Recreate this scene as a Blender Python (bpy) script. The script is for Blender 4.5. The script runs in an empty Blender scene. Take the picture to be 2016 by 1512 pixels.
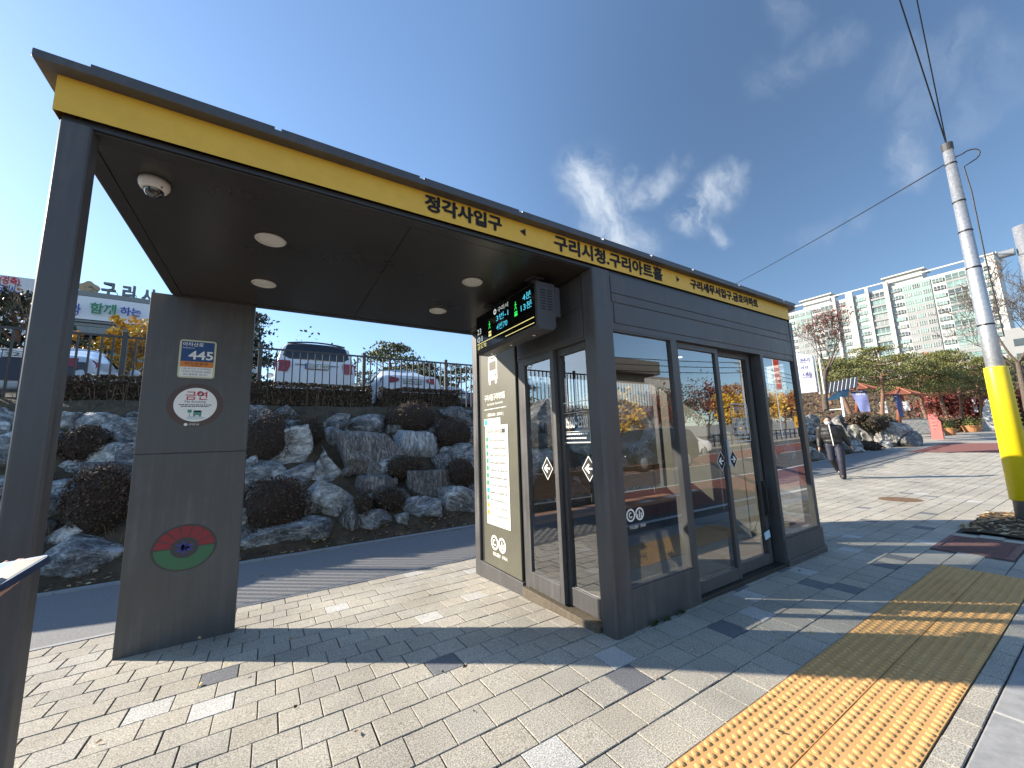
import bpy, bmesh, math, random
from mathutils import Vector, Matrix, noise
S = bpy.context.scene
COL = S.collection
rnd = random.Random(7)
V = Vector
# ------------------------------------------------------------------ camera
IW, IH, FPX = 2016., 1512., 757.
HC = 1.36
_X = V((1227, 70, 757)).normalized()
_U = V((-171, -5176, 757)); _U = (_U - _U.dot(_X) * _X).normalized()
_Y = _U.cross(_X)
def ray(u, v):
    d = V((u - IW / 2, v - IH / 2, FPX))
    return V((_X.dot(d), _Y.dot(d), _U.dot(d)))
CAM = V((0, 0, HC))
def AX(u, v, x): d = ray(u, v); return CAM + d * (x / d.x)
def AY(u, v, y): d = ray(u, v); return CAM + d * (y / d.y)
def AZ(u, v, z): d = ray(u, v); return CAM + d * ((z - HC) / d.z)
YF = 2.06                                    # front glass plane of the shelter
def MIR(u, v, y):                            # where a reflection seen in the front glass really stands
    p = AY(u, v, 2 * YF - y); return V((p.x, y, p.z))
def clamp(x, a=0., b=1.): return max(a, min(b, x))
def zg(x, y):                                # height of the walking surface
    f = 1 - clamp((x - 5.5) / 5.5)
    z = 0.
    if y > YF: z = -.058 * f * min(y - YF, 2.84) - .012 * f * max(0, min(y, 8) - 4.9)
    return z + .0275 * max(0., x - 16)
def GP(u, v):                                # pixel to walking surface
    d = ray(u, v).normalized(); t = .5
    for _ in range(4000):
        p = CAM + d * t
        if p.z < zg(p.x, p.y): break
        t *= 1.002
    return p
camd = bpy.data.cameras.new('camera'); cam = bpy.data.objects.new('camera', camd); COL.objects.link(cam)
camd.sensor_width = 36; camd.sensor_fit = 'HORIZONTAL'; camd.lens = 36 * FPX / IW; camd.clip_start = .02; camd.clip_end = 3000
R = Matrix((_X, _Y, _U))
cr, cd, cf = R.col[0].copy(), R.col[1].copy(), R.col[2].copy()
M = Matrix((cr, -cd, -cf)).transposed()
cam.matrix_world = Matrix.Translation(CAM) @ M.to_4x4()
S.camera = cam
# ------------------------------------------------------------------ materials
def newmat(name):
    m = bpy.data.materials.new(name); m.use_nodes = True
    nt = m.node_tree; b = nt.nodes['Principled BSDF']
    return m, nt, b
def L(nt, a, b): nt.links.new(a, b)
def N(nt, t, **k):
    n = nt.nodes.new(t)
    for a, b in k.items():
        if a in n.inputs.keys() if isinstance(a, str) else False: n.inputs[a].default_value = b
        else: setattr(n, a, b)
    return n
def col4(c): return (c[0], c[1], c[2], 1)
def mat(name, c, rough=.6, metal=0., var=.12, scale=8., bump=0., bscale=60., c2=None, detail=6, objrand=0., emit=0., spec=.5, dist=0.05, coat=0., roughvar=0., stretch=None):
    m, nt, b = newmat(name)
    b.inputs['Roughness'].default_value = rough; b.inputs['Metallic'].default_value = metal
    b.inputs['Specular IOR Level'].default_value = spec
    if coat: b.inputs['Coat Weight'].default_value = coat; b.inputs['Coat Roughness'].default_value = .05
    tc = N(nt, 'ShaderNodeTexCoord'); src = tc.outputs['Object']
    if stretch:
        mp = N(nt, 'ShaderNodeMapping'); mp.inputs['Scale'].default_value = stretch; L(nt, src, mp.inputs[0]); src = mp.outputs[0]
    if var or c2:
        no = N(nt, 'ShaderNodeTexNoise'); no.inputs['Scale'].default_value = scale; no.inputs['Detail'].default_value = detail; no.inputs['Roughness'].default_value = .62
        L(nt, src, no.inputs['Vector'])
        rp = N(nt, 'ShaderNodeValToRGB')
        e = rp.color_ramp.elements; e[0].position = .3; e[1].position = .7
        if c2: e[0].color = col4(c); e[1].color = col4(c2)
        else:
            e[0].color = col4([x * (1 - var) for x in c]); e[1].color = col4([min(1, x * (1 + var)) for x in c])
        L(nt, no.outputs['Fac'], rp.inputs[0]); out = rp.outputs[0]
        if objrand:
            oi = N(nt, 'ShaderNodeObjectInfo'); hs = N(nt, 'ShaderNodeHueSaturation')
            mr = N(nt, 'ShaderNodeMapRange'); mr.inputs[3].default_value = 1 - objrand; mr.inputs[4].default_value = 1 + objrand
            L(nt, oi.outputs['Random'], mr.inputs[0]); L(nt, mr.outputs[0], hs.inputs['Value']); L(nt, out, hs.inputs['Color']); out = hs.outputs[0]
        L(nt, out, b.inputs['Base Color'])
        if roughvar:
            mr = N(nt, 'ShaderNodeMapRange'); mr.inputs[3].default_value = max(0, rough - roughvar); mr.inputs[4].default_value = min(1, rough + roughvar)
            L(nt, no.outputs['Fac'], mr.inputs[0]); L(nt, mr.outputs[0], b.inputs['Roughness'])
        if emit: L(nt, out, b.inputs['Emission Color'])
    else:
        b.inputs['Base Color'].default_value = col4(c)
        if emit: b.inputs['Emission Color'].default_value = col4(c)
    if emit: b.inputs['Emission Strength'].default_value = emit
    if bump:
        n2 = N(nt, 'ShaderNodeTexNoise'); n2.inputs['Scale'].default_value = bscale; n2.inputs['Detail'].default_value = 5
        L(nt, src, n2.inputs['Vector'])
        bp = N(nt, 'ShaderNodeBump'); bp.inputs['Strength'].default_value = bump; bp.inputs['Distance'].default_value = dist
        L(nt, n2.outputs['Fac'], bp.inputs['Height']); L(nt, bp.outputs[0], b.inputs['Normal'])
    return m
def glassmat(name, tint=(.8, .82, .82), base=.05, k=.65, pw=2., rough=0.):
    m, nt, b = newmat(name); nt.nodes.remove(b); o = nt.nodes['Material Output']
    tr = N(nt, 'ShaderNodeBsdfTransparent'); tr.inputs[0].default_value = col4(tint)
    gl = N(nt, 'ShaderNodeBsdfGlossy'); gl.inputs['Roughness'].default_value = rough; gl.inputs[0].default_value = (1, 1, 1, 1)
    lw = N(nt, 'ShaderNodeLayerWeight'); lw.inputs[0].default_value = .5
    p = N(nt, 'ShaderNodeMath', operation='POWER'); p.inputs[1].default_value = pw; L(nt, lw.outputs['Facing'], p.inputs[0])
    a = N(nt, 'ShaderNodeMath', operation='MULTIPLY_ADD'); a.inputs[1].default_value = k; a.inputs[2].default_value = base; L(nt, p.outputs[0], a.inputs[0])
    mx = N(nt, 'ShaderNodeMixShader'); L(nt, a.outputs[0], mx.inputs[0]); L(nt, tr.outputs[0], mx.inputs[1]); L(nt, gl.outputs[0], mx.inputs[2])
    L(nt, mx.outputs[0], o.inputs[0]); return m
def flat(name, c, rough=.5, emit=0.): return mat(name, c, rough, var=0, emit=emit)
# ------------------------------------------------------------------ text
_tc = {}
def tgeo(s, bold=0.0):
    if not s: return [(0, 0)], [], 1.
    k = (s, bold)
    if k in _tc: return _tc[k]
    cu = bpy.data.curves.new('t', 'FONT'); cu.body = s; cu.offset = bold; cu.resolution_u = 3
    o = bpy.data.objects.new('t', cu); COL.objects.link(o)
    dg = bpy.context.evaluated_depsgraph_get(); dg.update()
    me = bpy.data.meshes.new_from_object(o.evaluated_get(dg))
    vs = [(v.co.x, v.co.y) for v in me.vertices]; fs = [list(p.vertices) for p in me.polygons]
    bpy.data.objects.remove(o); bpy.data.curves.remove(cu); bpy.data.meshes.remove(me)
    if not vs: vs = [(0, 0), (1, 0), (1, 1)]; fs = []
    x0 = min(v[0] for v in vs); x1 = max(v[0] for v in vs); y0 = min(v[1] for v in vs); y1 = max(v[1] for v in vs)
    vs = [((x - x0) / max(1e-6, x1 - x0), (y - y0) / max(1e-6, y1 - y0)) for x, y in vs]
    _tc[k] = (vs, fs, (x1 - x0) / max(1e-6, y1 - y0)); return _tc[k]
# ------------------------------------------------------------------ mesh builder
class MB:
    def __init__(s): s.v = []; s.f = []; s.m = []
    def face(s, pts, m=0):
        i = len(s.v); s.v += [tuple(p) for p in pts]; s.f.append(list(range(i, i + len(pts)))); s.m.append(m)
    def grid(s, rows, m=0, closed=False):
        i = len(s.v); n = len(rows[0])
        for r in rows: s.v += [tuple(p) for p in r]
        for a in range(len(rows) - 1):
            for b in range(n if closed else n - 1):
                c = (b + 1) % n
                s.f.append([i + a * n + b, i + a * n + c, i + (a + 1) * n + c, i + (a + 1) * n + b]); s.m.append(m)
    def box(s, x0, x1, y0, y1, z0, z1, m=0):
        p = [(x0, y0, z0), (x1, y0, z0), (x1, y1, z0), (x0, y1, z0), (x0, y0, z1), (x1, y0, z1), (x1, y1, z1), (x0, y1, z1)]
        i = len(s.v); s.v += p
        for f in ((3, 2, 1, 0), (4, 5, 6, 7), (0, 1, 5, 4), (1, 2, 6, 5), (2, 3, 7, 6), (3, 0, 4, 7)): s.f.append([i + k for k in f]); s.m.append(m)
        return s
    def obox(s, c, ax, ay, az, m=0):          # oriented box: centre and half axes
        c, ax, ay, az = V(c), V(ax), V(ay), V(az); i = len(s.v)
        for k in range(8): s.v.append(tuple(c + ax * (1 if k & 1 else -1) + ay * (1 if k & 2 else -1) + az * (1 if k & 4 else -1)))
        for f in ((0, 2, 3, 1), (4, 5, 7, 6), (0, 1, 5, 4), (1, 3, 7, 5), (3, 2, 6, 7), (2, 0, 4, 6)): s.f.append([i + k for k in f]); s.m.append(m)
    def prism(s, pts, z0, z1, m=0, fn=None):  # closed 2D outline extruded in z (fn maps x,y,z)
        n = len(pts); i = len(s.v); fn = fn or (lambda x, y, z: (x, y, z))
        s.v += [tuple(fn(x, y, z0)) for x, y in pts] + [tuple(fn(x, y, z1)) for x, y in pts]
        s.f.append(list(range(i + n - 1, i - 1, -1))); s.m.append(m); s.f.append(list(range(i + n, i + 2 * n))); s.m.append(m)
        for k in range(n): s.f.append([i + k, i + (k + 1) % n, i + n + (k + 1) % n, i + n + k]); s.m.append(m)
    def tube(s, path, rad, n=8, m=0, caps=True):
        path = [V(p) for p in path]
        if not isinstance(rad, (list, tuple)): rad = [rad] * len(path)
        i = len(s.v); up = None
        for k, p in enumerate(path):
            t = (path[min(k + 1, len(path) - 1)] - path[max(k - 1, 0)]).normalized()
            if up is None: up = V((0, 0, 1)) if abs(t.z) < .9 else V((1, 0, 0))
            a = t.cross(up).normalized(); b = a.cross(t); up = b
            for j in range(n):
                w = 2 * math.pi * j / n; s.v.append(tuple(p + (a * math.cos(w) + b * math.sin(w)) * rad[k]))
        for k in range(len(path) - 1):
            for j in range(n):
                c = (j + 1) % n; s.f.append([i + k * n + j, i + k * n + c, i + (k + 1) * n + c, i + (k + 1) * n + j]); s.m.append(m)
        if caps:
            s.f.append([i + j for j in range(n)][::-1]); s.m.append(m); e = i + (len(path) - 1) * n; s.f.append([e + j for j in range(n)]); s.m.append(m)
    def lathe(s, prof, c, n=24, m=0, axis='z'):
        c = V(c); rows = []
        for r, z in prof:
            row = []
            for j in range(n):
                w = 2 * math.pi * j / n; q = (r * math.cos(w), r * math.sin(w), z)
                if axis == 'y': q = (q[0], q[2], q[1])
                if axis == 'x': q = (q[2], q[0], q[1])
                row.append(c + V(q))
            rows.append(row)
        s.grid(rows, m, True)
    def ball(s, c, r, n=12, k=8, m=0):
        if not isinstance(r, (list, tuple)): r = (r, r, r)
        rows = []
        for a in range(k + 1):
            t = math.pi * a / k
            rows.append([(c[0] + r[0] * math.sin(t) * math.cos(2 * math.pi * j / n), c[1] + r[1] * math.sin(t) * math.sin(2 * math.pi * j / n), c[2] + r[2] * math.cos(t)) for j in range(n)])
        s.grid(rows, m, True)
    def quad(s, c, a, b, m=0):
        c, a, b = V(c), V(a), V(b); s.face([c - a - b, c + a - b, c + a + b, c - a + b], m)
    def plane2(s, pts, o, ux, uy, m=0, off=0.):     # flat 2D outline on a plane
        o, ux, uy = V(o), V(ux), V(uy); n = ux.cross(uy) * off
        s.face([o + ux * x + uy * y + n for x, y in pts], m)
    def rect2(s, x0, x1, y0, y1, o, ux, uy, m=0, off=0.): s.plane2([(x0, y0), (x1, y0), (x1, y1), (x0, y1)], o, ux, uy, m, off)
    def ell2(s, cx, cy, rx, ry, o, ux, uy, m=0, off=0., n=40): s.plane2([(cx + rx * math.cos(6.28318 * k / n), cy + ry * math.sin(6.28318 * k / n)) for k in range(n)], o, ux, uy, m, off)
    def ring2(s, cx, cy, r0, r1, o, ux, uy, m=0, off=0., a0=0., a1=360., n=28, ky=1.):
        for k in range(n):
            a = math.radians(a0 + (a1 - a0) * k / n); b = math.radians(a0 + (a1 - a0) * (k + 1) / n)
            s.plane2([(cx + r0 * math.cos(a), cy + r0 * ky * math.sin(a)), (cx + r1 * math.cos(a), cy + r1 * ky * math.sin(a)), (cx + r1 * math.cos(b), cy + r1 * ky * math.sin(b)), (cx + r0 * math.cos(b), cy + r0 * ky * math.sin(b))], o, ux, uy, m, off)
    def line2(s, pts, w, o, ux, uy, m=0, off=0.):
        for (x0, y0), (x1, y1) in zip(pts, pts[1:]):
            d = V((x1 - x0, y1 - y0)); l = d.length or 1; nx, ny = -d.y / l * w / 2, d.x / l * w / 2
            s.plane2([(x0 - nx, y0 - ny), (x1 - nx, y1 - ny), (x1 + nx, y1 + ny), (x0 + nx, y0 + ny)], o, ux, uy, m, off)
    def text(s, t, x0, x1, y0, y1, o, ux, uy, m=0, off=0., bold=0., keep=False):
        vs, fs, ar = tgeo(t, bold); o, ux, uy = V(o), V(ux), V(uy); n = ux.cross(uy) * off
        if keep:
            w = ar * (y1 - y0)
            if w < x1 - x0: c = (x0 + x1) / 2; x0, x1 = c - w / 2, c + w / 2
        i = len(s.v)
        s.v += [tuple(o + ux * (x0 + (x1 - x0) * x) + uy * (y0 + (y1 - y0) * y) + n) for x, y in vs]
        for f in fs: s.f.append([i + k for k in f]); s.m.append(m)
    def add(s, other, mtx=None, m=None):
        i = len(s.v); s.v += [tuple(mtx @ V(p)) if mtx else p for p in other.v]
        s.f += [[k + i for k in f] for f in other.f]; s.m += other.m if m is None else [m] * len(other.f)
    def build(s, name, mats, parent=None, loc=None, smooth=False, bevel=0., sub=0, auto=None, remesh=0., sm=0):
        if not isinstance(mats, (list, tuple)): mats = [mats]
        org = V(parent['_o']) if parent is not None else V(loc if loc is not None else (0, 0, 0))
        me = bpy.data.meshes.new(name)
        me.from_pydata([(p[0] - org.x, p[1] - org.y, p[2] - org.z) for p in s.v], [], s.f)
        for x in mats: me.materials.append(x)
        if len(mats) > 1: me.polygons.foreach_set('material_index', s.m)
        if smooth: me.polygons.foreach_set('use_smooth', [True] * len(me.polygons))
        me.update()
        o = bpy.data.objects.new(name, me); COL.objects.link(o)
        o['_o'] = tuple(org)
        if parent is not None: o.parent = parent
        else: o.location = org
        if remesh:
            r = o.modifiers.new('r', 'REMESH'); r.mode = 'VOXEL'; r.voxel_size = remesh; r.use_smooth_shade = True
        if sm: r = o.modifiers.new('s', 'SMOOTH'); r.iterations = sm; r.factor = .5
        if bevel:
            bv = o.modifiers.new('b', 'BEVEL'); bv.width = bevel; bv.segments = 2; bv.limit_method = 'ANGLE'; bv.angle_limit = math.radians(40)
        if sub: sb = o.modifiers.new('u', 'SUBSURF'); sb.levels = sub; sb.render_levels = sub
        return o
def tag(o, label, cat, group=None, kind=None):
    if label: o['label'] = label
    if cat: o['category'] = cat
    if group: o['group'] = group
    if kind: o['kind'] = kind
    return o
def thing(name, label, cat, loc=(0, 0, 0), group=None):
    o = bpy.data.objects.new(name, None); COL.objects.link(o); o.location = loc; o['_o'] = tuple(loc); o.empty_display_size = .2
    return tag(o, label, cat, group)
def struct(o): o['kind'] = 'structure'; return o
def copy_tree(o, parent=None):
    c = o.copy(); COL.objects.link(c)
    if parent is not None: c.parent = parent
    for ch in list(o.children): copy_tree(ch, c)
    return c
def rotz_part(o, loc, rz): o.location = loc; o.rotation_euler = (0, 0, rz)
EXF, EXZ = V((1, 0, 0)), V((0, 0, 1)); EYM = V((0, -1, 0))
# ------------------------------------------------------------------ palette
DARK = mat('dark bronze painted metal', (.072, .071, .071), .42, var=.12, scale=3, bump=.02, bscale=300, dist=.002, roughvar=.1)
DARK2 = mat('black rubber gasket', (.008, .008, .008), .6, var=0)
def weather(m, c):
    nt = m.node_tree; b = nt.nodes['Principled BSDF']; tc = N(nt, 'ShaderNodeTexCoord'); mp = N(nt, 'ShaderNodeMapping'); mp.inputs['Scale'].default_value = (9, 9, .55); L(nt, tc.outputs['Object'], mp.inputs[0])
    n1 = N(nt, 'ShaderNodeTexNoise'); n1.inputs['Scale'].default_value = 2.2; n1.inputs['Detail'].default_value = 7; n1.inputs['Roughness'].default_value = .65; L(nt, mp.outputs[0], n1.inputs['Vector'])
    n2 = N(nt, 'ShaderNodeTexNoise'); n2.inputs['Scale'].default_value = 1.7; n2.inputs['Detail'].default_value = 8; n2.inputs['Roughness'].default_value = .7; L(nt, tc.outputs['Object'], n2.inputs['Vector'])
    mu = N(nt, 'ShaderNodeMath', operation='MULTIPLY'); L(nt, n1.outputs['Fac'], mu.inputs[0]); L(nt, n2.outputs['Fac'], mu.inputs[1])
    rp = N(nt, 'ShaderNodeValToRGB'); e = rp.color_ramp.elements; e[0].position = .14; e[0].color = col4([x * .82 for x in c]); e[1].position = .42; e[1].color = col4([x * 1.45 + .006 for x in c]); q = e.new(.27); q.color = col4(c)
    L(nt, mu.outputs[0], rp.inputs[0]); L(nt, rp.outputs[0], b.inputs['Base Color'])
    mr = N(nt, 'ShaderNodeMapRange'); mr.inputs[1].default_value = .15; mr.inputs[2].default_value = .4; mr.inputs[3].default_value = .34; mr.inputs[4].default_value = .62; L(nt, mu.outputs[0], mr.inputs[0]); L(nt, mr.outputs[0], b.inputs['Roughness'])
weather(DARK, (.075, .073, .072))
CEIL = mat('dark satin ceiling metal', (.034, .031, .026), .3, var=.1, scale=2, roughvar=.08)
YEL = mat('yellow fascia paint', (.80, .475, .045), .5, var=.05, scale=14, bump=.03, bscale=400, dist=.001)
OLIVE = mat('olive grey printed panel', (.105, .10, .073), .42, var=.1, scale=5)
WHITE = mat('white vinyl', (.78, .78, .74), .5, var=.03)
BLACK = flat('black vinyl', (.008, .008, .008), .75)
GLASS1 = glassmat('shelter glass', (.82, .835, .83), .09, .78)
GLASS2 = glassmat('shelter glass rear face', (1, 1, 1), 0., 0.)
GLASS = [GLASS1, GLASS2]
def pane(b, x0, x1, y0, y1, z0, z1, ax):
    i = len(b.f); b.box(x0, x1, y0, y1, z0, z1, 1); b.m[i + (2 if ax == 'y' else 5)] = 0; return b
GLASSD = glassmat('dark glass', (.3, .33, .34), .08, .7)
STEEL = mat('galvanised steel', (.45, .46, .47), .45, metal=.7, var=.14, scale=30, roughvar=.15)
FENCE = mat('dark grey fence paint', (.05, .045, .042), .5, var=.15)
WOOD = mat('brown bench wood', (.24, .12, .06), .5, c2=(.34, .19, .1), scale=6, stretch=(1, 12, 12))
DECK = mat('grey brown floor deck', (.20, .165, .13), .55, c2=(.32, .27, .22), scale=5, stretch=(1, 22, 1))
CONC = mat('light grey kerb concrete', (.26, .262, .262), .85, c2=(.36, .36, .355), scale=18, bump=.15, bscale=180, dist=.004)
CARW = mat('white car paint', (.72, .73, .74), .25, var=0, coat=.6)
TAIL = mat('red tail lamp lens', (.30, .008, .014), .12, var=.25, scale=14, coat=.5)
TYRE = flat('tyre rubber', (.015, .015, .015), .8)
SKIN = mat('skin', (.50, .27, .19), .55, var=.08, scale=30)
RUST = mat('terracotta orange paint', (.27, .10, .055), .6, var=.15)
TW, TR, TG, TB, TK = [flat(n, c) for n, c in (('white lettering', (.8, .8, .78)), ('red lettering', (.5, .02, .05)), ('green lettering', (.03, .2, .08)), ('blue lettering', (.03, .05, .28)), ('black lettering', (.012, .012, .012)))]
# ------------------------------------------------------------------ bus shelter
SH = thing('bus_shelter', 'dark grey bus shelter with glazed cabin, open canopy and yellow name fascia', 'bus shelter', (2.3, 3.1, 0))
XL, XR, YB = -.79, 5.50, 4.19
def rrect(x0, x1, y0, y1, rfr, n=8):      # plan outline, rounded at the front right and back right
    p = [(x0, y0)]
    for k in range(n + 1): a = -math.pi / 2 + math.pi / 2 * k / n; p.append((x1 - rfr + rfr * math.cos(a), y0 + rfr + rfr * math.sin(a)))
    for k in range(n + 1): a = math.pi / 2 * k / n; p.append((x1 - rfr + rfr * math.cos(a), y1 - rfr + rfr * math.sin(a)))
    p.append((x0, y1)); return p
b = MB(); b.prism(rrect(XL - .05, XR + .06, 1.99, YB + .06, .26), 2.852, 2.888)
b.build('roof_cap', DARK, SH, bevel=.004)
b = MB(); nx = [-.70, -.046, .674, 1.363, 2.12, 2.697, 3.291, 4.1, 5.086, 5.4]
for a, c in zip(nx, nx[1:]): b.box(a + .014, c - .014, 1.993, 2.10, 2.888, 2.901)
b.box(-.82, 5.3, 2.12, 4.2, 2.888, 2.893)
b.build('roof_lip', DARK, SH)
b = MB()                                   # fascia
out = rrect(XL, XR, 2.05, YB, .24)
rows = [[(x, y, z) for x, y in out[1:18]] for z in (2.697, 2.853)]
rows = [[(XL, 2.05, z)] + r for r, z in zip(rows, (2.697, 2.853))]
b.grid(rows); b.face([(XL, YB, 2.697), (XL, 2.05, 2.697), (XL, 2.05, 2.853), (XL, YB, 2.853)])
b.face([(XR - .24, YB, 2.697), (XL, YB, 2.697), (XL, YB, 2.853), (XR - .24, YB, 2.853)])
b.build('yellow_fascia', YEL, SH)['label'] = 'yellow fascia band with black station names'
b = MB(); o = (0, 2.05, 0); K = dict(o=o, ux=EXF, uy=EXZ, off=.0035)
def ftext(t, x0, x1, z0, z1):
    for k, (dx, dz) in enumerate(((0, 0), (.005, 0), (-.005, 0), (0, .004), (0, -.004))):
        b.text(t, x0 + dx, x1 + dx, z0 + dz, z1 + dz, bold=.008, o=(0, 2.05, 0), ux=EXF, uy=EXZ, off=.003 + .0003 * k)
ftext('정각사입구', .712, 1.237, 2.735, 2.838)
b.plane2([(1.385, 2.785), (1.432, 2.757), (1.432, 2.813)], **K)
ftext('구리시청.구리아트홀', 1.685, 2.905, 2.722, 2.842)
b.plane2([(3.155, 2.785), (3.112, 2.757), (3.112, 2.813)], **K)
ftext('구리세무서입구.금호아파트', 3.325, 4.57, 2.738, 2.83)
b.build('fascia_lettering', BLACK, SH)
b = MB(); b.prism(rrect(XL + .02, XR - .02, 2.07, YB - .02, .22), 2.672, 2.699); b.build('ceiling_frame', CEIL, SH)
b = MB()
for x0, x1 in ((-.70, .655), (.66, 1.93)): b.box(x0, x1, 2.16, 4.08, 2.666, 2.6725)
b.box(-.765, -.705, 2.08, 4.17, 2.664, 2.6725); b.box(1.935, 2.04, 2.16, 4.08, 2.664, 2.6725)
b.box(-.70, 2.04, 2.08, 2.155, 2.664, 2.6725); b.box(-.70, 2.04, 4.085, 4.17, 2.660, 2.6725)
b.build('ceiling_panel', CEIL, SH, bevel=.002)
def rpost(x0, x1, y0, y1, r=.012, n=3):
    p = []
    for cx, cy, a0 in ((x0 + r, y0 + r, 180), (x1 - r, y0 + r, 270), (x1 - r, y1 - r, 0), (x0 + r, y1 - r, 90)):
        for k in range(n + 1): a = math.radians(a0 + 90 * k / n); p.append((cx + r * math.cos(a), cy + r * math.sin(a)))
    return p
b = MB(); b.prism(rpost(-.775, -.681, 2.062, 2.15, .014), -.02, 2.672); b.build('corner_post', DARK, SH)
b = MB(); b.box(-.905, -.185, 4.13, 4.22, -.16, 1.343); b.box(-.902, -.188, 4.133, 4.217, 1.343, 1.349); b.box(-.905, -.185, 4.13, 4.22, 1.349, 2.672)
b.build('rear_pillar', DARK, SH, bevel=.005)
# cabin front
b = MB(); b.prism(rpost(2.045, 2.235, 2.045, 2.19, .02), -.03, 2.672); b.build('cabin_corner_post', DARK, SH)
b = MB(); b.box(2.235, 5.30, 2.066, 2.15, 2.20, 2.672)
for x0, x1, z0, z1 in ((2.25, 5.26, 2.505, 2.65), (2.25, 5.28, 2.43, 2.50), (2.27, 5.29, 2.255, 2.42)): b.box(x0, x1, 2.060, 2.0665, z0, z1)
b.build('front_beam', DARK, SH, bevel=.003)
b = MB(); b.box(2.235, 3.035, 2.055, 2.14, -.03, .279); b.build('plinth', DARK, SH, bevel=.004)
b = MB(); pf = [(4.51, 2.05), (5.38, 2.05)] + [(5.38 + .12 * math.sin(k * math.pi / 12), 2.17 - .12 * math.cos(k * math.pi / 12)) for k in range(1, 7)] + [(5.50, 2.30), (4.51, 2.30)]
b.prism(pf, .06, .262); b.prism([(x + (.02 if x > 5.3 else 0), y - .012 if y < 2.2 else y) for x, y in pf], -.02, .06)
b.build('plinth', DARK, SH, bevel=.004)
b = MB()                                      # mullions and frames of the fixed windows
b.box(2.952, 3.035, 2.06, 2.15, .279, 2.20); b.box(4.503, 4.56, 2.062, 2.20, .0, 2.20)
b.build('mullion', DARK, SH, bevel=.003)
for x0, x1 in ((2.235, 2.952), (4.56, 5.30)): b = MB(); b.box(x0, x1, 2.064, 2.13, 2.185, 2.20); b.box(x0, x1, 2.064, 2.13, .279 if x0 < 3 else .262, .292); b.build('window_frame', DARK, SH, bevel=.003)
cp = [(5.30, 2.06), (5.36, 2.06)] + [(5.36 + .1 * math.sin(k * math.pi / 12), 2.16 - .1 * math.cos(k * math.pi / 12)) for k in range(1, 7)] + [(5.46, 2.22), (5.40, 2.22), (5.30, 2.12)]
b = MB(); b.prism(cp, .262, 2.672); b.build('cabin_corner_post', DARK, SH)
b = MB(); pane(b, 2.236, 2.951, 2.085, 2.093, .293, 2.184, 'y'); w1 = b.build('window', GLASS, SH)
b = MB(); K = dict(o=(0, 2.0845, 0), ux=EXF, uy=EXZ, off=.001)
def molit(b, cx, cy, s, K, m=0):              # twin ring emblem with bars
    b.ring2(cx - .52 * s, cy, .36 * s, .5 * s, m=m, **K); b.ring2(cx + .52 * s, cy, .36 * s, .5 * s, m=m, **K)
    b.ring2(cx - .52 * s, cy, .12 * s, .22 * s, m=m, a0=60, a1=330, **K)
    for k, h in ((.28, .3), (.5, .55), (.7, .4)): b.rect2(cx + k * s - .05 * s, cx + k * s + .05 * s, cy - .3 * s, cy - .3 * s + h * s, m=m, **K)
molit(b, 2.36, .775, .095, K); b.text('국토교통부', 2.29, 2.385, .672, .70, **K); b.text('구리시', 2.405, 2.465, .672, .70, **K)
b.build('emblem_sticker', WHITE, w1)
b = MB(); pane(b, 4.561, 5.30, 2.085, 2.093, .293, 2.184, 'y'); b.build('window', GLASS, SH)
# front sliding doors
def leaf(x0, x1, y, z0, z1, st, bot, name, lab=None):
    b = MB(); t = .045
    b.box(x0, x0 + st, y, y + t, z0, z1); b.box(x1 - st, x1, y, y + t, z0, z1)
    b.box(x0 + st, x1 - st, y, y + t, z0, z0 + bot); b.box(x0 + st, x1 - st, y, y + t, z1 - .06, z1)
    d = b.build(name, DARK, SH, bevel=.003)
    b = MB(); pane(b, x0 + st, x1 - st, y + .018, y + .026, z0 + bot, z1 - .06, 'y'); b.build('door_glass', GLASS, d)
    return d
d1 = leaf(3.05, 3.745, 2.10, .035, 2.205, .055, .10, 'sliding_door'); d2 = leaf(3.73, 4.43, 2.15, .035, 2.205, .055, .10, 'sliding_door')
def arrow_sticker(par, cx, cz, h, K, dirn, name='arrow_sticker'):
    b = MB(); w = h * .40
    def rh(s): return [(cx - w * s, cz), (cx, cz - h / 2 * s), (cx + w * s, cz), (cx, cz + h / 2 * s)]
    b.plane2(rh(1.), m=0, **K); K2 = dict(K); K2['off'] = K['off'] + .0006; b.plane2(rh(.9), m=1, **K2); K3 = dict(K); K3['off'] = K['off'] + .0012
    a = dirn * w
    b.plane2([(cx + a * .62, cz), (cx + a * .02, cz + h * .2), (cx - a * .12, cz + h * .14), (cx + a * .16, cz + h * .035), (cx - a * .5, cz + h * .035), (cx - a * .5, cz - h * .035), (cx + a * .16, cz - h * .035), (cx - a * .12, cz - h * .14), (cx + a * .02, cz - h * .2)], m=0, **K3)
    b.build(name, [WHITE, BLACK], par)
arrow_sticker(d1, 3.63, 1.10, .185, dict(o=(0, 2.1165, 0), ux=EXF, uy=EXZ, off=.001), -1)
arrow_sticker(d2, 3.93, 1.10, .185, dict(o=(0, 2.1665, 0), ux=EXF, uy=EXZ, off=.001), 1)
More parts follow.
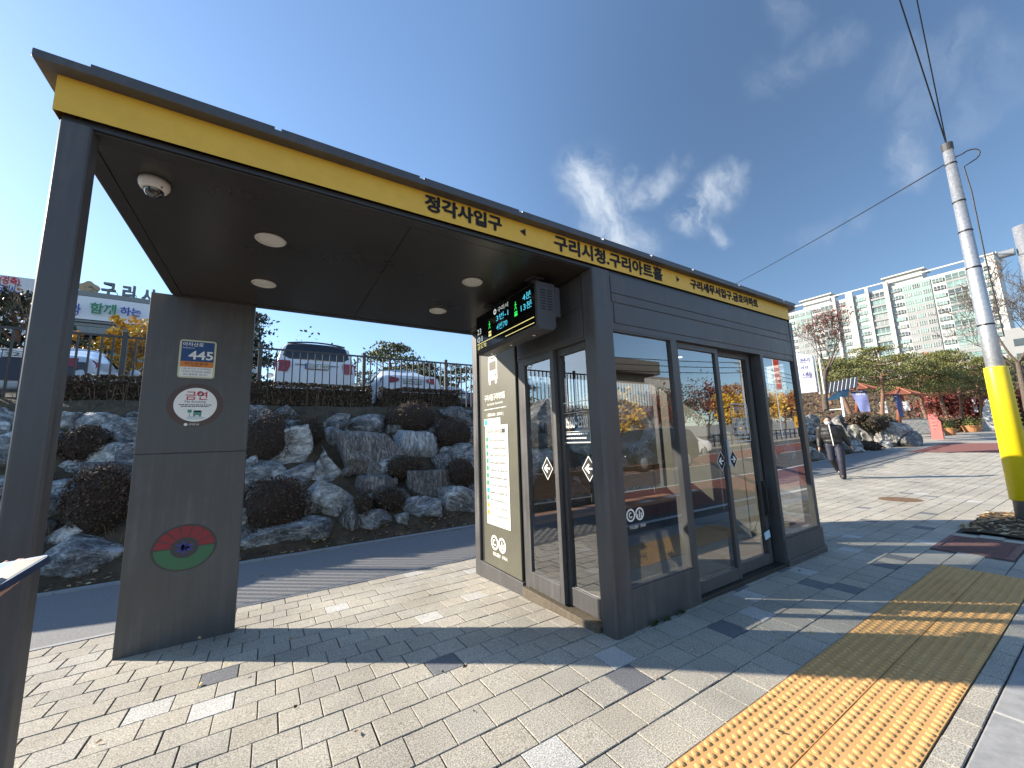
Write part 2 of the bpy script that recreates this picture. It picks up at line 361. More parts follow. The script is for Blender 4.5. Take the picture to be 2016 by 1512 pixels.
def hours(par, x0, x1, z0, z1, K):
    b = MB(); w = .008; h = z1 - z0
    for t in ((x0, x1, z0, z0 + w), (x0, x1, z1 - w, z1), (x0, x0 + w, z0, z1), (x1 - w, x1, z0, z1), (x0 + .02, x1 - .02, z1 - .27 * h, z1 - .26 * h), (x0 + .02, x1 - .02, z0 + .27 * h, z0 + .28 * h)): b.rect2(*t, **K)
    b.text('운영시간안내', x0 + .04, x1 - .04, z1 - .22 * h, z1 - .07 * h, **K)
    b.text('05:00~23:00', x0 + .025, x1 - .025, z0 + .36 * h, z0 + .64 * h, bold=.01, **K)
    for k, q in enumerate((.2, .1)):
        x = x0 + .03
        while x < x1 - .05: l = rnd.uniform(.012, .035); b.rect2(x, x + l, z0 + q * h, z0 + q * h + .012, **K); x += l + .008
    b.build('hours_sticker', WHITE, par)
hours(d2, 3.985, 4.31, 1.27, 1.66, dict(o=(0, 2.1665, 0), ux=EXF, uy=EXZ, off=.001))
b = MB(); b.box(3.715, 3.74, 2.083, 2.1, 1.05, 1.30); b.build('push_plate', mat('grey blue push plate', (.4, .48, .55), .4), d1, bevel=.006)
b = MB(); b.box(3.04, 4.50, 2.06, 2.22, -.02, .03); b.build('threshold', mat('dark door track', (.03, .026, .022), .5), SH, bevel=.003)
b = MB(); b.box(4.44, 4.50, 2.17, 2.24, .03, 2.2); b.build('door_jamb', DARK2, SH)
b = MB(); b.tube([(4.39, 2.14, .80), (4.39, 2.12, .78), (4.39, 2.12, .55), (4.39, 2.14, .53)], .013, 8); b.box(4.372, 4.408, 2.125, 2.15, .50, .85)
b.tube([(4.39, 2.12, .5), (4.37, 2.11, .44), (4.33, 2.105, .40), (4.30, 2.11, .37)], .004, 6); b.build('lock_chain', DARK2, d2)
b = MB(); b.obox((4.28, 2.105, .335), (.05, 0, .01), (0, .002, 0), (-.006, 0, .035)); b.build('lock_tag', mat('pale blue tag', (.45, .65, .75), .5, var=0), d2)
# cabin left wall (x = 2.05)
b = MB()
b.box(2.06, 2.14, 2.19, 3.18, 2.13, 2.672); b.box(2.052, 2.061, 2.20, 3.17, 2.40, 2.65); b.box(2.052, 2.061, 2.20, 3.17, 2.15, 2.385)
b.box(2.06, 2.14, 3.19, 4.06, 2.42, 2.672); b.box(2.052, 2.061, 3.20, 3.93, 2.44, 2.66)
b.build('side_beam', DARK, SH, bevel=.003)
b = MB(); b.prism(rpost(2.045, 2.14, 4.06, 4.185, .014), -.14, 2.672); b.build('cabin_corner_post', DARK, SH)
b = MB(); b.box(2.075, 2.13, 3.17, 4.06, -.06, 2.42); b.build('panel_gasket', DARK2, SH)
b = MB(); b.box(2.05, 2.074, 3.215, 3.96, .055, 2.41); gp = b.build('route_panel', OLIVE, SH, bevel=.006); gp['label'] = 'olive panel printed with a white bus pictogram and stop name'
b = MB(); b.box(2.04, 2.13, 3.19, 4.06, -.13, .05); b.build('plinth', DARK, SH, bevel=.004)
b = MB(); K = dict(o=(2.05, 0, 0), ux=EYM, uy=EXZ, off=.0015)      # plane coords: x' = -y
cx, cz = -3.675, 2.145                       # pictogram
b.plane2([(cx - .10, cz - .12), (cx + .10, cz - .12), (cx + .10, cz + .10), (cx + .085, cz + .15), (cx + .05, cz + .165), (cx - .05, cz + .165), (cx - .085, cz + .15), (cx - .10, cz + .10)], m=0, **K)
for s in (-1, 1): b.rect2(cx + s * .07 - .02, cx + s * .07 + .02, cz - .165, cz - .121, m=0, **K)
K2 = dict(K); K2['off'] = .0022
b.rect2(cx - .078, cx + .078, cz - .01, cz + .09, m=1, **K2); b.rect2(cx - .05, cx + .05, cz + .115, cz + .135, m=1, **K2)
for s in (-1, 1): b.ell2(cx + s * .062, cz - .068, .017, .017, m=1, **K2)
b.text('구리시청.구리아트홀', -3.88, -3.43, 1.80, 1.875, m=0, bold=.02, **K); b.text('Guri City Hall · Guri Art Hall', -3.82, -3.48, 1.745, 1.775, m=0, bold=.015, **K)
b.rect2(-3.89, -3.41, 1.705, 1.712, m=0, **K); b.text('| 정류소ID : 22040 |', -3.83, -3.47, 1.62, 1.665, m=0, bold=.02, **K)
molit(b, -3.65, .30, .15, K); b.text('국토교통부', -3.77, -3.61, .165, .205, m=0, bold=.02, **K); b.text('구리시', -3.58, -3.475, .165, .205, m=0, bold=.02, **K)
b.build('panel_graphics', [WHITE, OLIVE], gp)
def leafx(y1, y0, x, z0, z1, st, bot):
    b = MB(); t = .045
    b.box(x, x + t, y1 - st, y1, z0, z1); b.box(x, x + t, y0, y0 + st, z0, z1); b.box(x, x + t, y0 + st, y1 - st, z0, z0 + bot); b.box(x, x + t, y0 + st, y1 - st, z1 - .06, z1)
    d = b.build('sliding_door', DARK, SH, bevel=.003)
    b = MB(); pane(b, x + .018, x + .026, y0 + st, y1 - st, z0 + bot, z1 - .06, 'x'); b.build('door_glass', GLASS, d); return d
b = MB(); b.box(2.06, 2.15, 3.11, 3.168, .0, 2.13); b.build('door_jamb', DARK, SH, bevel=.003)
e1 = leafx(3.105, 2.60, 2.055, .04, 2.13, .05, .14); e2 = leafx(2.62, 2.195, 2.105, .04, 2.13, .05, .14)
Ke = dict(o=(2.0725, 0, 0), ux=EYM, uy=EXZ, off=.001); arrow_sticker(e1, -2.775, 1.105, .20, Ke, -1)
Kf = dict(o=(2.1225, 0, 0), ux=EYM, uy=EXZ, off=.001); arrow_sticker(e2, -2.30, 1.12, .20, Kf, -1); hours(e2, -2.585, -2.255, 1.32, 1.66, Kf)
b = MB(); b.box(2.02, 2.2, 2.19, 3.17, -.06, .03); b.build('threshold', mat('worn brown door sill', (.10, .08, .055), .7, var=.3, scale=30), SH, bevel=.003)
# back wall, right wall, floor, interior ceiling
b = MB(); b.box(2.14, 5.44, 4.10, 4.18, -.14, .55); b.box(2.14, 5.44, 4.10, 4.18, 2.20, 2.672)
for x in (2.14, 3.22, 4.30, 5.36): b.box(x, x + .07, 4.10, 4.18, .55, 2.20)
b.build('back_wall', DARK, SH, bevel=.004)
b = MB()
for x in (2.21, 3.29, 4.37): pane(b, x, x + 1.01 - (.02 if x > 4 else 0), 4.13, 4.138, .55, 2.20, 'y')
b.build('back_window', GLASS, SH)
b = MB(); b.box(5.40, 5.46, 2.56, 4.18, -.14, 2.672); b.box(5.40, 5.46, 2.22, 2.56, -.1, .26); b.box(5.40, 5.46, 2.22, 2.56, 2.20, 2.672); b.box(5.392, 5.40, 2.85, 3.45, .1, 2.0)
b.build('end_wall', OLIVE, SH, bevel=.004)
b = MB(); pane(b, 5.425, 5.433, 2.22, 2.56, .26, 2.20, 'x'); b.build('end_window', GLASS, SH)
b = MB()
for k in range(4): b.box(5.37, 5.396, 3.42, 3.62, 2.02 + k * .035, 2.04 + k * .035)
b.build('air_vent', WHITE, SH)
b = MB(); b.box(2.2, 5.42, 2.16, 4.1, -.12, .028); b.build('floor_deck', DECK, SH)
b = MB(); b.box(2.15, 5.40, 2.16, 4.10, 2.42, 2.45); b.build('cabin_ceiling', mat('grey cabin ceiling', (.18, .18, .17), .6), SH)
for x, y in ((.95, 3.35), (5.0, 3.35)):
    b = MB(); b.tube([(x + .07 * math.cos(t), y, 2.905 + .085 * math.sin(t)) for t in [math.pi * k / 10 for k in range(11)]], .014, 8); b.build('lifting_eye', STEEL, SH, smooth=True)
# movable things on and in the shelter
def downlight(loc, lab, lit=0.):
    t = thing('ceiling_downlight', lab, 'ceiling light', loc, 'round downlights of the canopy' if not lit else 'lit lamps inside the cabin')
    b = MB(); x, y, z = loc; b.lathe([(.0, -.001), (.082, -.001), (.087, -.007), (.08, -.013), (.072, -.012), (.068, -.004)], loc, 32); b.build('trim_ring', mat('pale trim ring', (.5, .49, .45), .4, var=.05), t, smooth=True)
    b = MB(); b.lathe([(.068, -.004), (.05, -.006), (.0, -.007)], loc, 32); b.build('diffuser', mat('frosted diffuser', (.55, .54, .5) if not lit else (.9, .93, 1.), .4, var=.05, emit=lit), t, smooth=True)
downlight((-.066, 2.71, 2.666), 'front left round ceiling downlight, nearest the dome camera'); downlight((-.112, 3.50, 2.666), 'round ceiling downlight in front of the rear pillar, back left of four')
downlight((1.344, 2.713, 2.666), 'round ceiling downlight just left of the hanging arrivals screen, front right of four'); downlight((1.346, 3.503, 2.666), 'small looking ceiling downlight at the back edge of the canopy, back right of four')
downlight((4.70, 3.2, 2.42), 'glowing round lamp on the cabin ceiling seen through the glass doors', 2.2)
c = (-.545, 2.35, 2.664)
t = thing('dome_camera', 'white dome security camera under the dark canopy ceiling near its left post', 'security camera', c)
b = MB(); b.lathe([(0, 0), (.058, 0), (.060, -.016), (.058, -.028), (.05, -.043), (.039, -.05), (.037, -.048)], c, 32); b.build('housing', mat('off white plastic', (.6, .58, .54), .45, var=.05), t, smooth=True)
b = MB(); b.lathe([(.038, -.046), (.037, -.058), (.03, -.072), (.017, -.081), (0, -.084)], c, 24); b.build('dome', mat('smoked dome', (.01, .01, .012), .06, var=0, coat=1.), t, smooth=True)
b = MB(); b.ball((c[0] + .036, c[1] - .038, c[2] - .042), .004); b.build('status_light', BLACK, t)
# hanging arrivals screen
x0, x1, y0, y1 = 1.69, 1.87, 2.30, 3.34; zt, zb = 2.585, 2.20
t = thing('arrivals_screen', 'black hanging bus arrival display with glowing green and blue text', 'display screen', (1.78, 2.8, 2.2))
b = MB(); b.prism([(x0, zb + .03), (x0 + .02, zb), (x1 - .03, zb), (x1, zb + .03), (x1, zt), (x0, zt)], y0, y1, fn=lambda x, y, z: (x, z, y))
b.box(x1, x1 + .05, y0 + .0, y1 - .1, zb + .12, zt - .02)
b.build('casing', mat('dark grey casing', (.055, .053, .055), .5, var=.05), t, bevel=.004)
b = MB()
for c0 in (.035, .10):
    for k in range(8): b.box(x0 + c0, x0 + c0 + .048, y0 - .0015, y0 + .01, zt - .07 - k * .022, zt - .062 - k * .022)
b.build('vent_slot', BLACK, t)
b = MB(); b.box(x0 - .004, x0, y0 + .03, y1 - .01, zb + .035, zt - .01); sc = b.build('screen', flat('black screen glass', (.004, .004, .004), .12), t)
LG, LC, LY, LWh = [flat(n, c, .5, e) for n, c, e in (('green led', (.03, .8, .12), .5), ('cyan led', (.08, .6, .8), .42), ('yellow led', (.9, .8, .28), .4), ('white led', (.7, .75, .72), .32))]
b = MB(); K = dict(o=(x0 - .004, 0, 0), ux=EYM, uy=EXZ, off=.0015)
T = lambda s, a, c, z0, z1, m, bd=.0: b.text(s, -a, -c, z0, z1, m=m, bold=bd, **K)
b.ring2(-2.95, 2.53, .012, .026, m=3, **K); T('구리시', 2.90, 2.72, 2.508, 2.552, 3)
T('3번-1', 2.93, 2.72, 2.43, 2.49, 1); T('4번70', 2.93, 2.74, 2.345, 2.405, 1)
T('4분', 2.49, 2.37, 2.475, 2.535, 1); T('13분', 2.52, 2.36, 2.395, 2.455, 1)
for yy, zz in ((2.60, 2.47), (3.06, 2.43)):
    b.ell2(-yy, zz + .035, .006, .006, m=0, **K); b.line2([(-yy, zz + .026), (-yy, zz), (-yy - .016, zz - .03)], .006, m=0, **K); b.line2([(-yy, zz), (-yy + .016, zz - .03)], .006, m=0, **K); b.line2([(-yy - .015, zz + .01), (-yy, zz + .02), (-yy + .016, zz + .008)], .005, m=0, **K)
b.rect2(-2.62, -2.575, 2.385, 2.41, m=0, **K); b.rect2(-2.62, -2.575, 2.415, 2.425, m=0, **K); b.rect2(-3.08, -3.03, 2.325, 2.35, m=2, **K); b.rect2(-3.08, -3.03, 2.357, 2.375, m=2, **K)
T('23', 3.31, 3.23, 2.395, 2.45, 3); T('01', 3.31, 3.21, 2.315, 2.37, 3)
b.rect2(-3.32, -2.34, 2.298, 2.304, m=2, **K); b.rect2(-2.78, -2.34, 2.252, 2.257, m=2, **K); T('곧도착:', 3.31, 3.12, 2.245, 2.29, 2)
b.build('screen_text', [LG, LC, LY, LWh], sc)
b = MB()
for k in range(3): b.ball((1.78, 2.48 + k * .36, zb - .001), (.016, .016, .005))
b.build('speaker_light', mat('silver dot', (.7, .7, .7), .2, metal=.5, var=0), t)
b = MB()
for y in (2.42, 3.15): b.box(1.76, 1.80, y, y + .05, zt, 2.668); b.box(1.72, 1.84, y - .03, y + .08, 2.655, 2.668)
b.build('mounting_bracket', DARK, t)
# bench
t = thing('bench', 'brown wooden bench with backrest along the back windows inside the cabin', 'bench', (3.6, 3.8, .03))
b = MB(); b.box(2.28, 5.2, 3.62, 4.02, .43, .47); b.build('seat', WOOD, t, bevel=.006)
b = MB(); b.box(2.28, 5.2, 4.03, 4.06, .62, .92); b.build('backrest', WOOD, t, bevel=.005)
for x in (2.4, 3.75, 5.05):
    b = MB(); b.box(x - .03, x + .03, 3.66, 4.0, .028, .43); b.box(x - .02, x + .02, 4.02, 4.035, .43, .9); b.build('leg', DARK, t, bevel=.004)
# timetable and signs
t = thing('timetable_poster', 'white bus timetable poster with rows of route badges on the olive panel', 'poster', (2.048, 3.63, .47))
K = dict(o=(2.05, 0, 0), ux=EYM, uy=EXZ)
b = MB(); b.box(2.0455, 2.0495, 3.385, 3.875, .475, 1.525); b.box(2.0458, 2.0495, 3.53, 3.90, 1.526, 1.605); b.build('sheet', mat('white paper', (.60, .60, .56), .6, var=.03), t, bevel=.003)
PG, PT, PO = flat('badge green', (.03, .25, .16)), flat('badge teal', (.02, .32, .35)), flat('badge orange', (.6, .3, .06))
INK = flat('grey ink', (.03, .03, .03))
b = MB(); K['off'] = .0055
b.rect2(-3.89, -3.82, 1.535, 1.595, m=1, **K); b.text('구리시청.구리아트홀', -3.84, -3.52, 1.435, 1.485, m=3, bold=.01, **K); b.rect2(-3.51, -3.44, 1.44, 1.485, m=3, **K)
for k in range(3): b.rect2(-3.80, -3.58, 1.545 + k * .02, 1.549 + k * .02, m=3, **K)
for r in range(11):
    z = 1.375 - r * .078; m = 0 if r not in (7, 9, 10) else (1 if r == 7 else 2)
    b.rect2(-3.86, -3.86 + (.05 if r != 7 else .06), z - .022, z + .026, m=m, **K); b.rect2(-3.80, -3.41, z - .036, z - .034, m=3, **K)
    x = -3.79
    for q in range(22):
        hgt = rnd.uniform(.014, .034); lean = .010
        if rnd.random() < .88: b.line2([(x, z - .024), (x + lean + hgt * .4, z - .024 + hgt)], .0048, m=3, **K)
        if r < 9 and rnd.random() < .6: b.line2([(x + .004, z - .022), (x + .015, z - .018)], .003, m=3, **K)
        x += .0165
b.ring2(-3.68, .525, .008, .014, m=3, **K); b.text('구리시', -3.65, -3.57, .512, .538, m=3, **K); b.rect2(-3.84, -3.73, .525, .529, m=3, **K); b.rect2(-3.84, -3.75, .515, .518, m=3, **K)
b.build('printing', [PG, PT, PO, INK], t)
t = thing('address_plate', 'blue orange and white street number plate 445 on the pillar', 'street number plate', (-.57, 4.127, 1.96))
b = MB(); b.prism(rpost(-.693, -.447, 1.967, 2.293, .022, 4), 0, .004, fn=lambda x, y, z: (x, 4.129 - z, y)); b.build('plate', mat('pale yellow plate edge', (.55, .55, .36), .5, var=.03), t)
b = MB(); K = dict(o=(0, 4.125, 0), ux=EXF, uy=EXZ, off=.0008); b.rect2(-.68, -.46, 2.108, 2.28, m=0, **K); b.rect2(-.68, -.46, 2.06, 2.108, m=1, **K); b.rect2(-.68, -.46, 1.98, 2.06, m=2, **K); K['off'] = .0016
b.text('아차산로', -.672, -.535, 2.238, 2.272, m=2, bold=.01, **K); b.text('Achasan-ro', -.672, -.595, 2.218, 2.23, m=2, **K); b.text('445', -.63, -.465, 2.125, 2.20, m=2, bold=.02, **K)
b.text('버스정류장', -.65, -.495, 2.077, 2.102, m=3, **K); b.text('Bus Stop', -.60, -.54, 2.063, 2.074, m=3, **K)
b.text('112/119 신고 시 내 위치는', -.668, -.475, 2.038, 2.055, m=3, **K); b.text("'구리시 아차산로 445번", -.668, -.475, 2.013, 2.03, m=3, **K); b.text("버스정류장' 입니다.", -.655, -.49, 1.988, 2.005, m=3, **K)
b.build('printing', [flat('plate navy', (.012, .055, .18)), flat('plate orange', (.62, .20, .03)), WHITE, BLACK], t)
t = thing('no_smoking_sign', 'oval no smoking sign with brown rim and white face on the pillar', 'sign', (-.555, 4.128, 1.56))
b = MB(); K = dict(o=(0, 4.13, 0), ux=EXF, uy=EXZ, off=.0015); b.ell2(-.556, 1.738, .186, .182, **K); b.build('rim', mat('brown sticker', (.075, .04, .028), .45, var=.05), t)
b = MB(); K['off'] = .0025; b.ell2(-.556, 1.742, .143, .142, m=0, **K); K['off'] = .0033
b.text('금연', -.627, -.482, 1.782, 1.855, m=1, bold=.012, **K); b.ring2(-.532, 1.836, .014, .021, m=1, **K); b.line2([(-.545, 1.842), (-.52, 1.829)], .005, m=1, **K)
b.text('No Smoking', -.628, -.49, 1.752, 1.777, m=2, **K)
for k in range(2):
    x = -.665 + .012 * k
    while x < -.46 - .012 * k: l = rnd.uniform(.008, .022); b.rect2(x, x + l, 1.737 - k * .013, 1.744 - k * .013, m=2, **K); x += l + .004
b.ell2(-.55, 1.632, .06, .015, m=4, **K); b.rect2(-.605, -.578, 1.675, 1.70, m=3, **K); b.rect2(-.593, -.589, 1.632, 1.675, m=3, **K); b.rect2(-.567, -.513, 1.654, 1.694, m=3, **K); b.rect2(-.561, -.519, 1.68, 1.69, m=0, **K)
for x in (-.56, -.522): b.ell2(x, 1.648, .006, .006, m=2, **K)
K['off'] = .0025; b.ell2(-.61, 1.577, .012, .012, m=0, **K); b.text('구리시', -.592, -.525, 1.566, 1.588, m=0, **K)
b.build('printing', [WHITE, TR, TK, flat('teal print', (.08, .25, .22)), flat('pale print', (.55, .62, .6))], t)
o = MB(); K = dict(o=(0, 4.13, 0), ux=EXF, uy=EXZ, off=.0015)
o.ell2(-.547, .60, .205, .178, m=3, **K); K['off'] = .0025
for k in range(7): o.ring2(-.547, .602, .088, .188, m=0, a0=180 - k * 25.7 - 1.5, a1=180 - (k + 1) * 25.7 + 1.5, n=5, ky=.86, **K)
o.ring2(-.547, .596, .088, .188, m=1, a0=180, a1=360, ky=.86, **K)
for a in (20, 100, 150, 205, 262, 330):
    a = math.radians(a); o.plane2([(-.547 + .07 * math.cos(a), .6 + .064 * math.sin(a)), (-.547 + .024 * math.cos(a + .9), .6 + .022 * math.sin(a + .9)), (-.547, .6), (-.547 + .024 * math.cos(a - .9), .6 + .022 * math.sin(a - .9))], m=2, **K)
tag(o.build('city_emblem', [flat('emblem red', (.21, .013, .022)), flat('emblem green', (.03, .125, .055)), flat('emblem blue', (.03, .035, .19)), flat('emblem edge', (.035, .034, .034))], loc=(-.547, 4.128, .6)), 'red and green round emblem with a blue star low on the pillar', 'emblem')
# ------------------------------------------------------------------ ground and paving
SOIL = mat('dry soil and dead grass', (.045, .032, .02), .95, c2=(.12, .088, .05), scale=3.5, bump=.6, bscale=22, dist=.05)
FARG = mat('pale plaza ground', (.27, .26, .235), .9, c2=(.36, .35, .32), scale=.6)
ASPH = mat('grey asphalt', (.10, .10, .105), .92, c2=(.15, .15, .152), scale=160, bump=.35, bscale=260, dist=.006, detail=2)
def ynear(x): return 4.83 + .04 * clamp(x - 2, 0, 13)
def ybase(x): return 6.86 + .022 * max(0., x - 4)
def hbank(x): return 2.40 * (1 - clamp((x - 22) / 7.) ** 1.4)
def terr(x, y):
    z = zg(x, y); yb = ybase(x)
    if y < yb: return z - .045
    s = clamp((y - yb) / 2.55); s = s * (.75 + .25 * s)
    return z - .03 + s * (hbank(x) + .05) if x < 29 else z - .045
xs = [-400, -200, -90, -50] + [-30 + k * 1.5 for k in range(46)] + [42, 48, 56, 70, 90, 130, 200, 320, 500]
b = MB(); rows = []
for y in [-400, -200, -90, -40, -15.5]: rows.append([(x, y, zg(x, .5) - .25) for x in xs])
for y in [-15.4, .3, .5, 2.06, 4.9, 6.8]: rows.append([(x, y, (zg(x, y) if y > .4 else zg(x, .5)) - (.045 if y > .4 else .25)) for x in xs])
rows.append([(x, 10.15, zg(x, 6.8) - .045) for x in xs])
for y in [10.25, 14, 25, 50, 100, 200, 400]: rows.append([(x, y, zg(x, 5) + (hbank(x) - .03 if x < 29 else -.045)) for x in xs])
b.grid(rows); struct(b.build('ground', FARG))
b = MB(); rows = []
xx = [-22 + k * .3 for k in range(172)]
for j in range(15):
    t = j / 14 * 2.0
    rows.append([(x, ybase(x) - .1 + t * 1.6, terr(x, ybase(x) - .1 + t * 1.6) + .05 + .10 * noise.noise((x * 1.1, t * 2.2, 3.)) * (1 if j > 0 else 0) - (.0 if j else .06)) for x in xx])
b.grid(rows, closed=False); struct(b.build('embankment', SOIL, smooth=True))
b = MB(); b.grid([[(x, y, zg(x, 5) + hbank(x) + .2) for x in [-60, -20, 0, 15, 21, 25]] for y in (10.7, 45)]); struct(b.build('parking_lot', ASPH))
# pavers
m, nt, bs = newmat('granite faced concrete pavers'); PAVER = m
at = N(nt, 'ShaderNodeAttribute'); at.attribute_name = 'tint'
tc = N(nt, 'ShaderNodeTexCoord')
n1 = N(nt, 'ShaderNodeTexNoise'); n1.inputs['Scale'].default_value = 150; n1.inputs['Detail'].default_value = 3; L(nt, tc.outputs['Object'], n1.inputs['Vector'])
n2 = N(nt, 'ShaderNodeTexNoise'); n2.inputs['Scale'].default_value = 1.3; n2.inputs['Detail'].default_value = 6; L(nt, tc.outputs['Object'], n2.inputs['Vector'])
r1 = N(nt, 'ShaderNodeMapRange'); r1.inputs[1].default_value = .3; r1.inputs[2].default_value = .7; r1.inputs[3].default_value = .42; r1.inputs[4].default_value = 1.5; L(nt, n1.outputs['Fac'], r1.inputs[0])
r2 = N(nt, 'ShaderNodeMapRange'); r2.inputs[1].default_value = .3; r2.inputs[2].default_value = .7; r2.inputs[3].default_value = .76; r2.inputs[4].default_value = 1.14; L(nt, n2.outputs['Fac'], r2.inputs[0])
mu = N(nt, 'ShaderNodeMath', operation='MULTIPLY'); L(nt, r1.outputs[0], mu.inputs[0]); L(nt, r2.outputs[0], mu.inputs[1])
vm = N(nt, 'ShaderNodeVectorMath', operation='SCALE'); L(nt, at.outputs['Color'], vm.inputs[0]); L(nt, mu.outputs[0], vm.inputs['Scale'])
L(nt, vm.outputs[0], bs.inputs['Base Color']); bs.inputs['Roughness'].default_value = .85
bp = N(nt, 'ShaderNodeBump'); bp.inputs['Strength'].default_value = .5; bp.inputs['Distance'].default_value = .004; L(nt, n1.outputs['Fac'], bp.inputs['Height']); L(nt, bp.outputs[0], bs.inputs['Normal'])
def hole(x0, x1, y0, y1):
    cx, cy = (x0 + x1) / 2, (y0 + y1) / 2
    if cx < 5.69 and .66 < cy < 1.22: return True
    if 6.38 < cx < 7.34 and .82 < cy < 1.43: return True
    if 7.60 < cx < 9.6 and .66 < cy < 1.42: return True
    if 2.15 < cx < 5.35 and 2.2 < cy < 4.0: return True
    return False
verts, faces, tint = [], [], []
def paver(x0, x1, y0, y1, c):
    g, e = .0019, .0035; i = len(verts); dz = rnd.uniform(-.0015, .0015); j = lambda: rnd.uniform(-.0012, .0012)
    jx, jy = rnd.uniform(-.0015, .0015), rnd.uniform(-.0015, .0015)
    for ins, lo in ((g, .0045), (g + e, 0)):
        for px, py in ((x0 + ins, y0 + ins), (x1 - ins, y0 + ins), (x1 - ins, y1 - ins), (x0 + ins, y1 - ins)):
            verts.append((px + jx, py + jy, zg(px, py) - lo + dz + j() * (lo == 0)))
    faces.append([i + 4, i + 5, i + 6, i + 7]); tint.append(c)
    for k in range(4): faces.append([i + k, i + (k + 1) % 4, i + 4 + (k + 1) % 4, i + 4 + k]); tint.append(tuple(q * .8 for q in c))
r = random.Random(23)
special = {(1.74, 1.72): 'd', (1.98, 1.92): 'w', (-.24, 3.3): 'd', (-.24, 2.83): 'w', (2.88, 1.68): 'd', (3.45, 1.95): 'w', (1.0, 2.55): 'd', (1.05, 1.45): 'w'}
def ptint(cx, cy):
    for (sx, sy), k in special.items():
        if abs(cx - sx) < .1 and abs(cy - sy) < .1: return (.15, .157, .17) if k == 'd' else (.52, .51, .48)
    q = r.random() + (.016 if cx < 3.2 else 0); v = r.uniform(.93, 1.06)
    if q < .018: return (.17 * v, .176 * v, .187 * v)
    if q < .034: return (.50 * v, .49 * v, .455 * v)
    w = r.uniform(-.008, .006)
    return ((.41 + w) * v, .38 * v, (.318 - w) * v)
row = 0; y = .62
while y < 6.2:
    y0, y1 = y, y + .2
    x = -4.2 - (.1 if row % 2 else 0) + r.uniform(-.01, .01)
    while x < 26:
        wd = .2
        if not hole(x, x + wd, y0, y1) and y0 + .1 < ynear(x) - .03 and not (x > 6 and y0 < .6):
            paver(x, x + wd, y0, min(y1, ynear(x)), ptint(x + .1, y0 + .1))
        x += wd
    row += 1; y += .2
x = -4.2
while x < 26: paver(x, x + .2, .56, .652, ptint(x + .1, .6)); x += .2
x = -4.2                                        # border course along the cycle path
me = bpy.data.meshes.new('sidewalk'); me.from_pydata(verts, [], faces); me.materials.append(PAVER)
ca = me.color_attributes.new('tint', 'FLOAT_COLOR', 'CORNER'); buf = []
for f, c in zip(faces, tint): buf += [c[0], c[1], c[2], 1.] * len(f)
ca.data.foreach_set('color', buf); me.update()
sw = bpy.data.objects.new('sidewalk', me); COL.objects.link(sw); struct(sw)
JOINT = mat('dark sandy joints', (.12, .11, .095), .95, var=.3, scale=40)
b = MB(); b.grid([[(x, y, zg(x, y) - .011) for x in [-4.3, 5, 7, 9, 11, 13, 15, 16, 20, 26]] for y in (.56, 2.06, 3.5, 4.83)]); b.grid([[(x, y, zg(x, y) - .011) for x in [2, 5, 7, 9, 11, 13, 15, 16, 20, 26]] for y in (4.83,)] + [[(x, ynear(x), zg(x, ynear(x)) - .011) for x in [2, 5, 7, 9, 11, 13, 15, 16, 20, 26]]])
struct(b.build('paving_bed', JOINT))
b = MB(); xs2 = [-22, -4, 0, 3, 5, 7, 9, 11, 13, 15, 16, 20, 26, 32]
b.grid([[(x, ynear(x) + .055 + (ybase(x) - .22 - ynear(x)) * t, zg(x, ynear(x) + .055 + (ybase(x) - .22 - ynear(x)) * t) - .006) for x in xs2] for t in (0, .33, .66, 1)]); struct(b.build('cycle_path', mat('blue grey cycle path asphalt', (.16, .158, .158), .9, c2=(.27, .267, .265), scale=95, bump=.4, bscale=150, dist=.006, detail=2)))
b = MB()
for x in [-22 + 1.0 * k for k in range(48)]:
    for yy, w, up in ((ynear, .055, .004), (lambda q: ybase(q) - .20, .12, .015)):
        p = [(x + .003, yy(x)), (x + .997, yy(x + 1)), (x + .997, yy(x + 1) + w), (x + .003, yy(x) + w)]
        b.prism(p, 0, 1, fn=lambda X, Y, t: (X, Y, zg(X, Y) - .06 + t * (.06 + up)))
struct(b.build('path_edging', CONC))
b = MB()
for k in range(40):
    x = -6 + k
    b.prism([(x + .003, .25), (x + .997, .25), (x + .997, .556), (x + .003, .556)], 0, 1, fn=lambda X, Y, t: (X, Y, zg(X, Y) - .2 + t * (.2 + .002)))
struct(b.build('kerb', CONC, bevel=.008))
# road on the street side
ROAD = mat('street asphalt', (.075, .074, .073), .9, c2=(.115, .112, .11), scale=3, bump=.3, bscale=160, dist=.006)
RED = mat('worn red lane asphalt', (.16, .045, .035), .9, c2=(.22, .075, .055), scale=3)
PAINT = mat('worn white road paint', (.62, .62, .6), .7, var=.15, scale=25)
b = MB(); b.grid([[(x, y, zg(x, 0) - .15) for x in (-120, 16, 60, 160)] for y in (-13.0, .252)]); struct(b.build('road', ROAD))
b = MB()
for x0, x1, y0, y1 in ((-30, 60, -3.3, -.9), (8, 60, -10.2, -7.0)): b.grid([[(x, y, zg(x, 0) - .146) for x in (x0, 16, x1)] for y in (y0, y1)])
struct(b.build('red_bus_lane', RED))
b = MB()
for yy in (-.65, -3.45, -10.4): b.grid([[(x, y, zg(x, 0) - .141) for x in (-60, 16, 90)] for y in (yy, yy + .13)])
for yy in (-6.9,):
    for k in range(14): b.grid([[(x, y, zg(x, 0) - .141) for x in (-20 + k * 5, -17 + k * 5)] for y in (yy, yy + .13)])
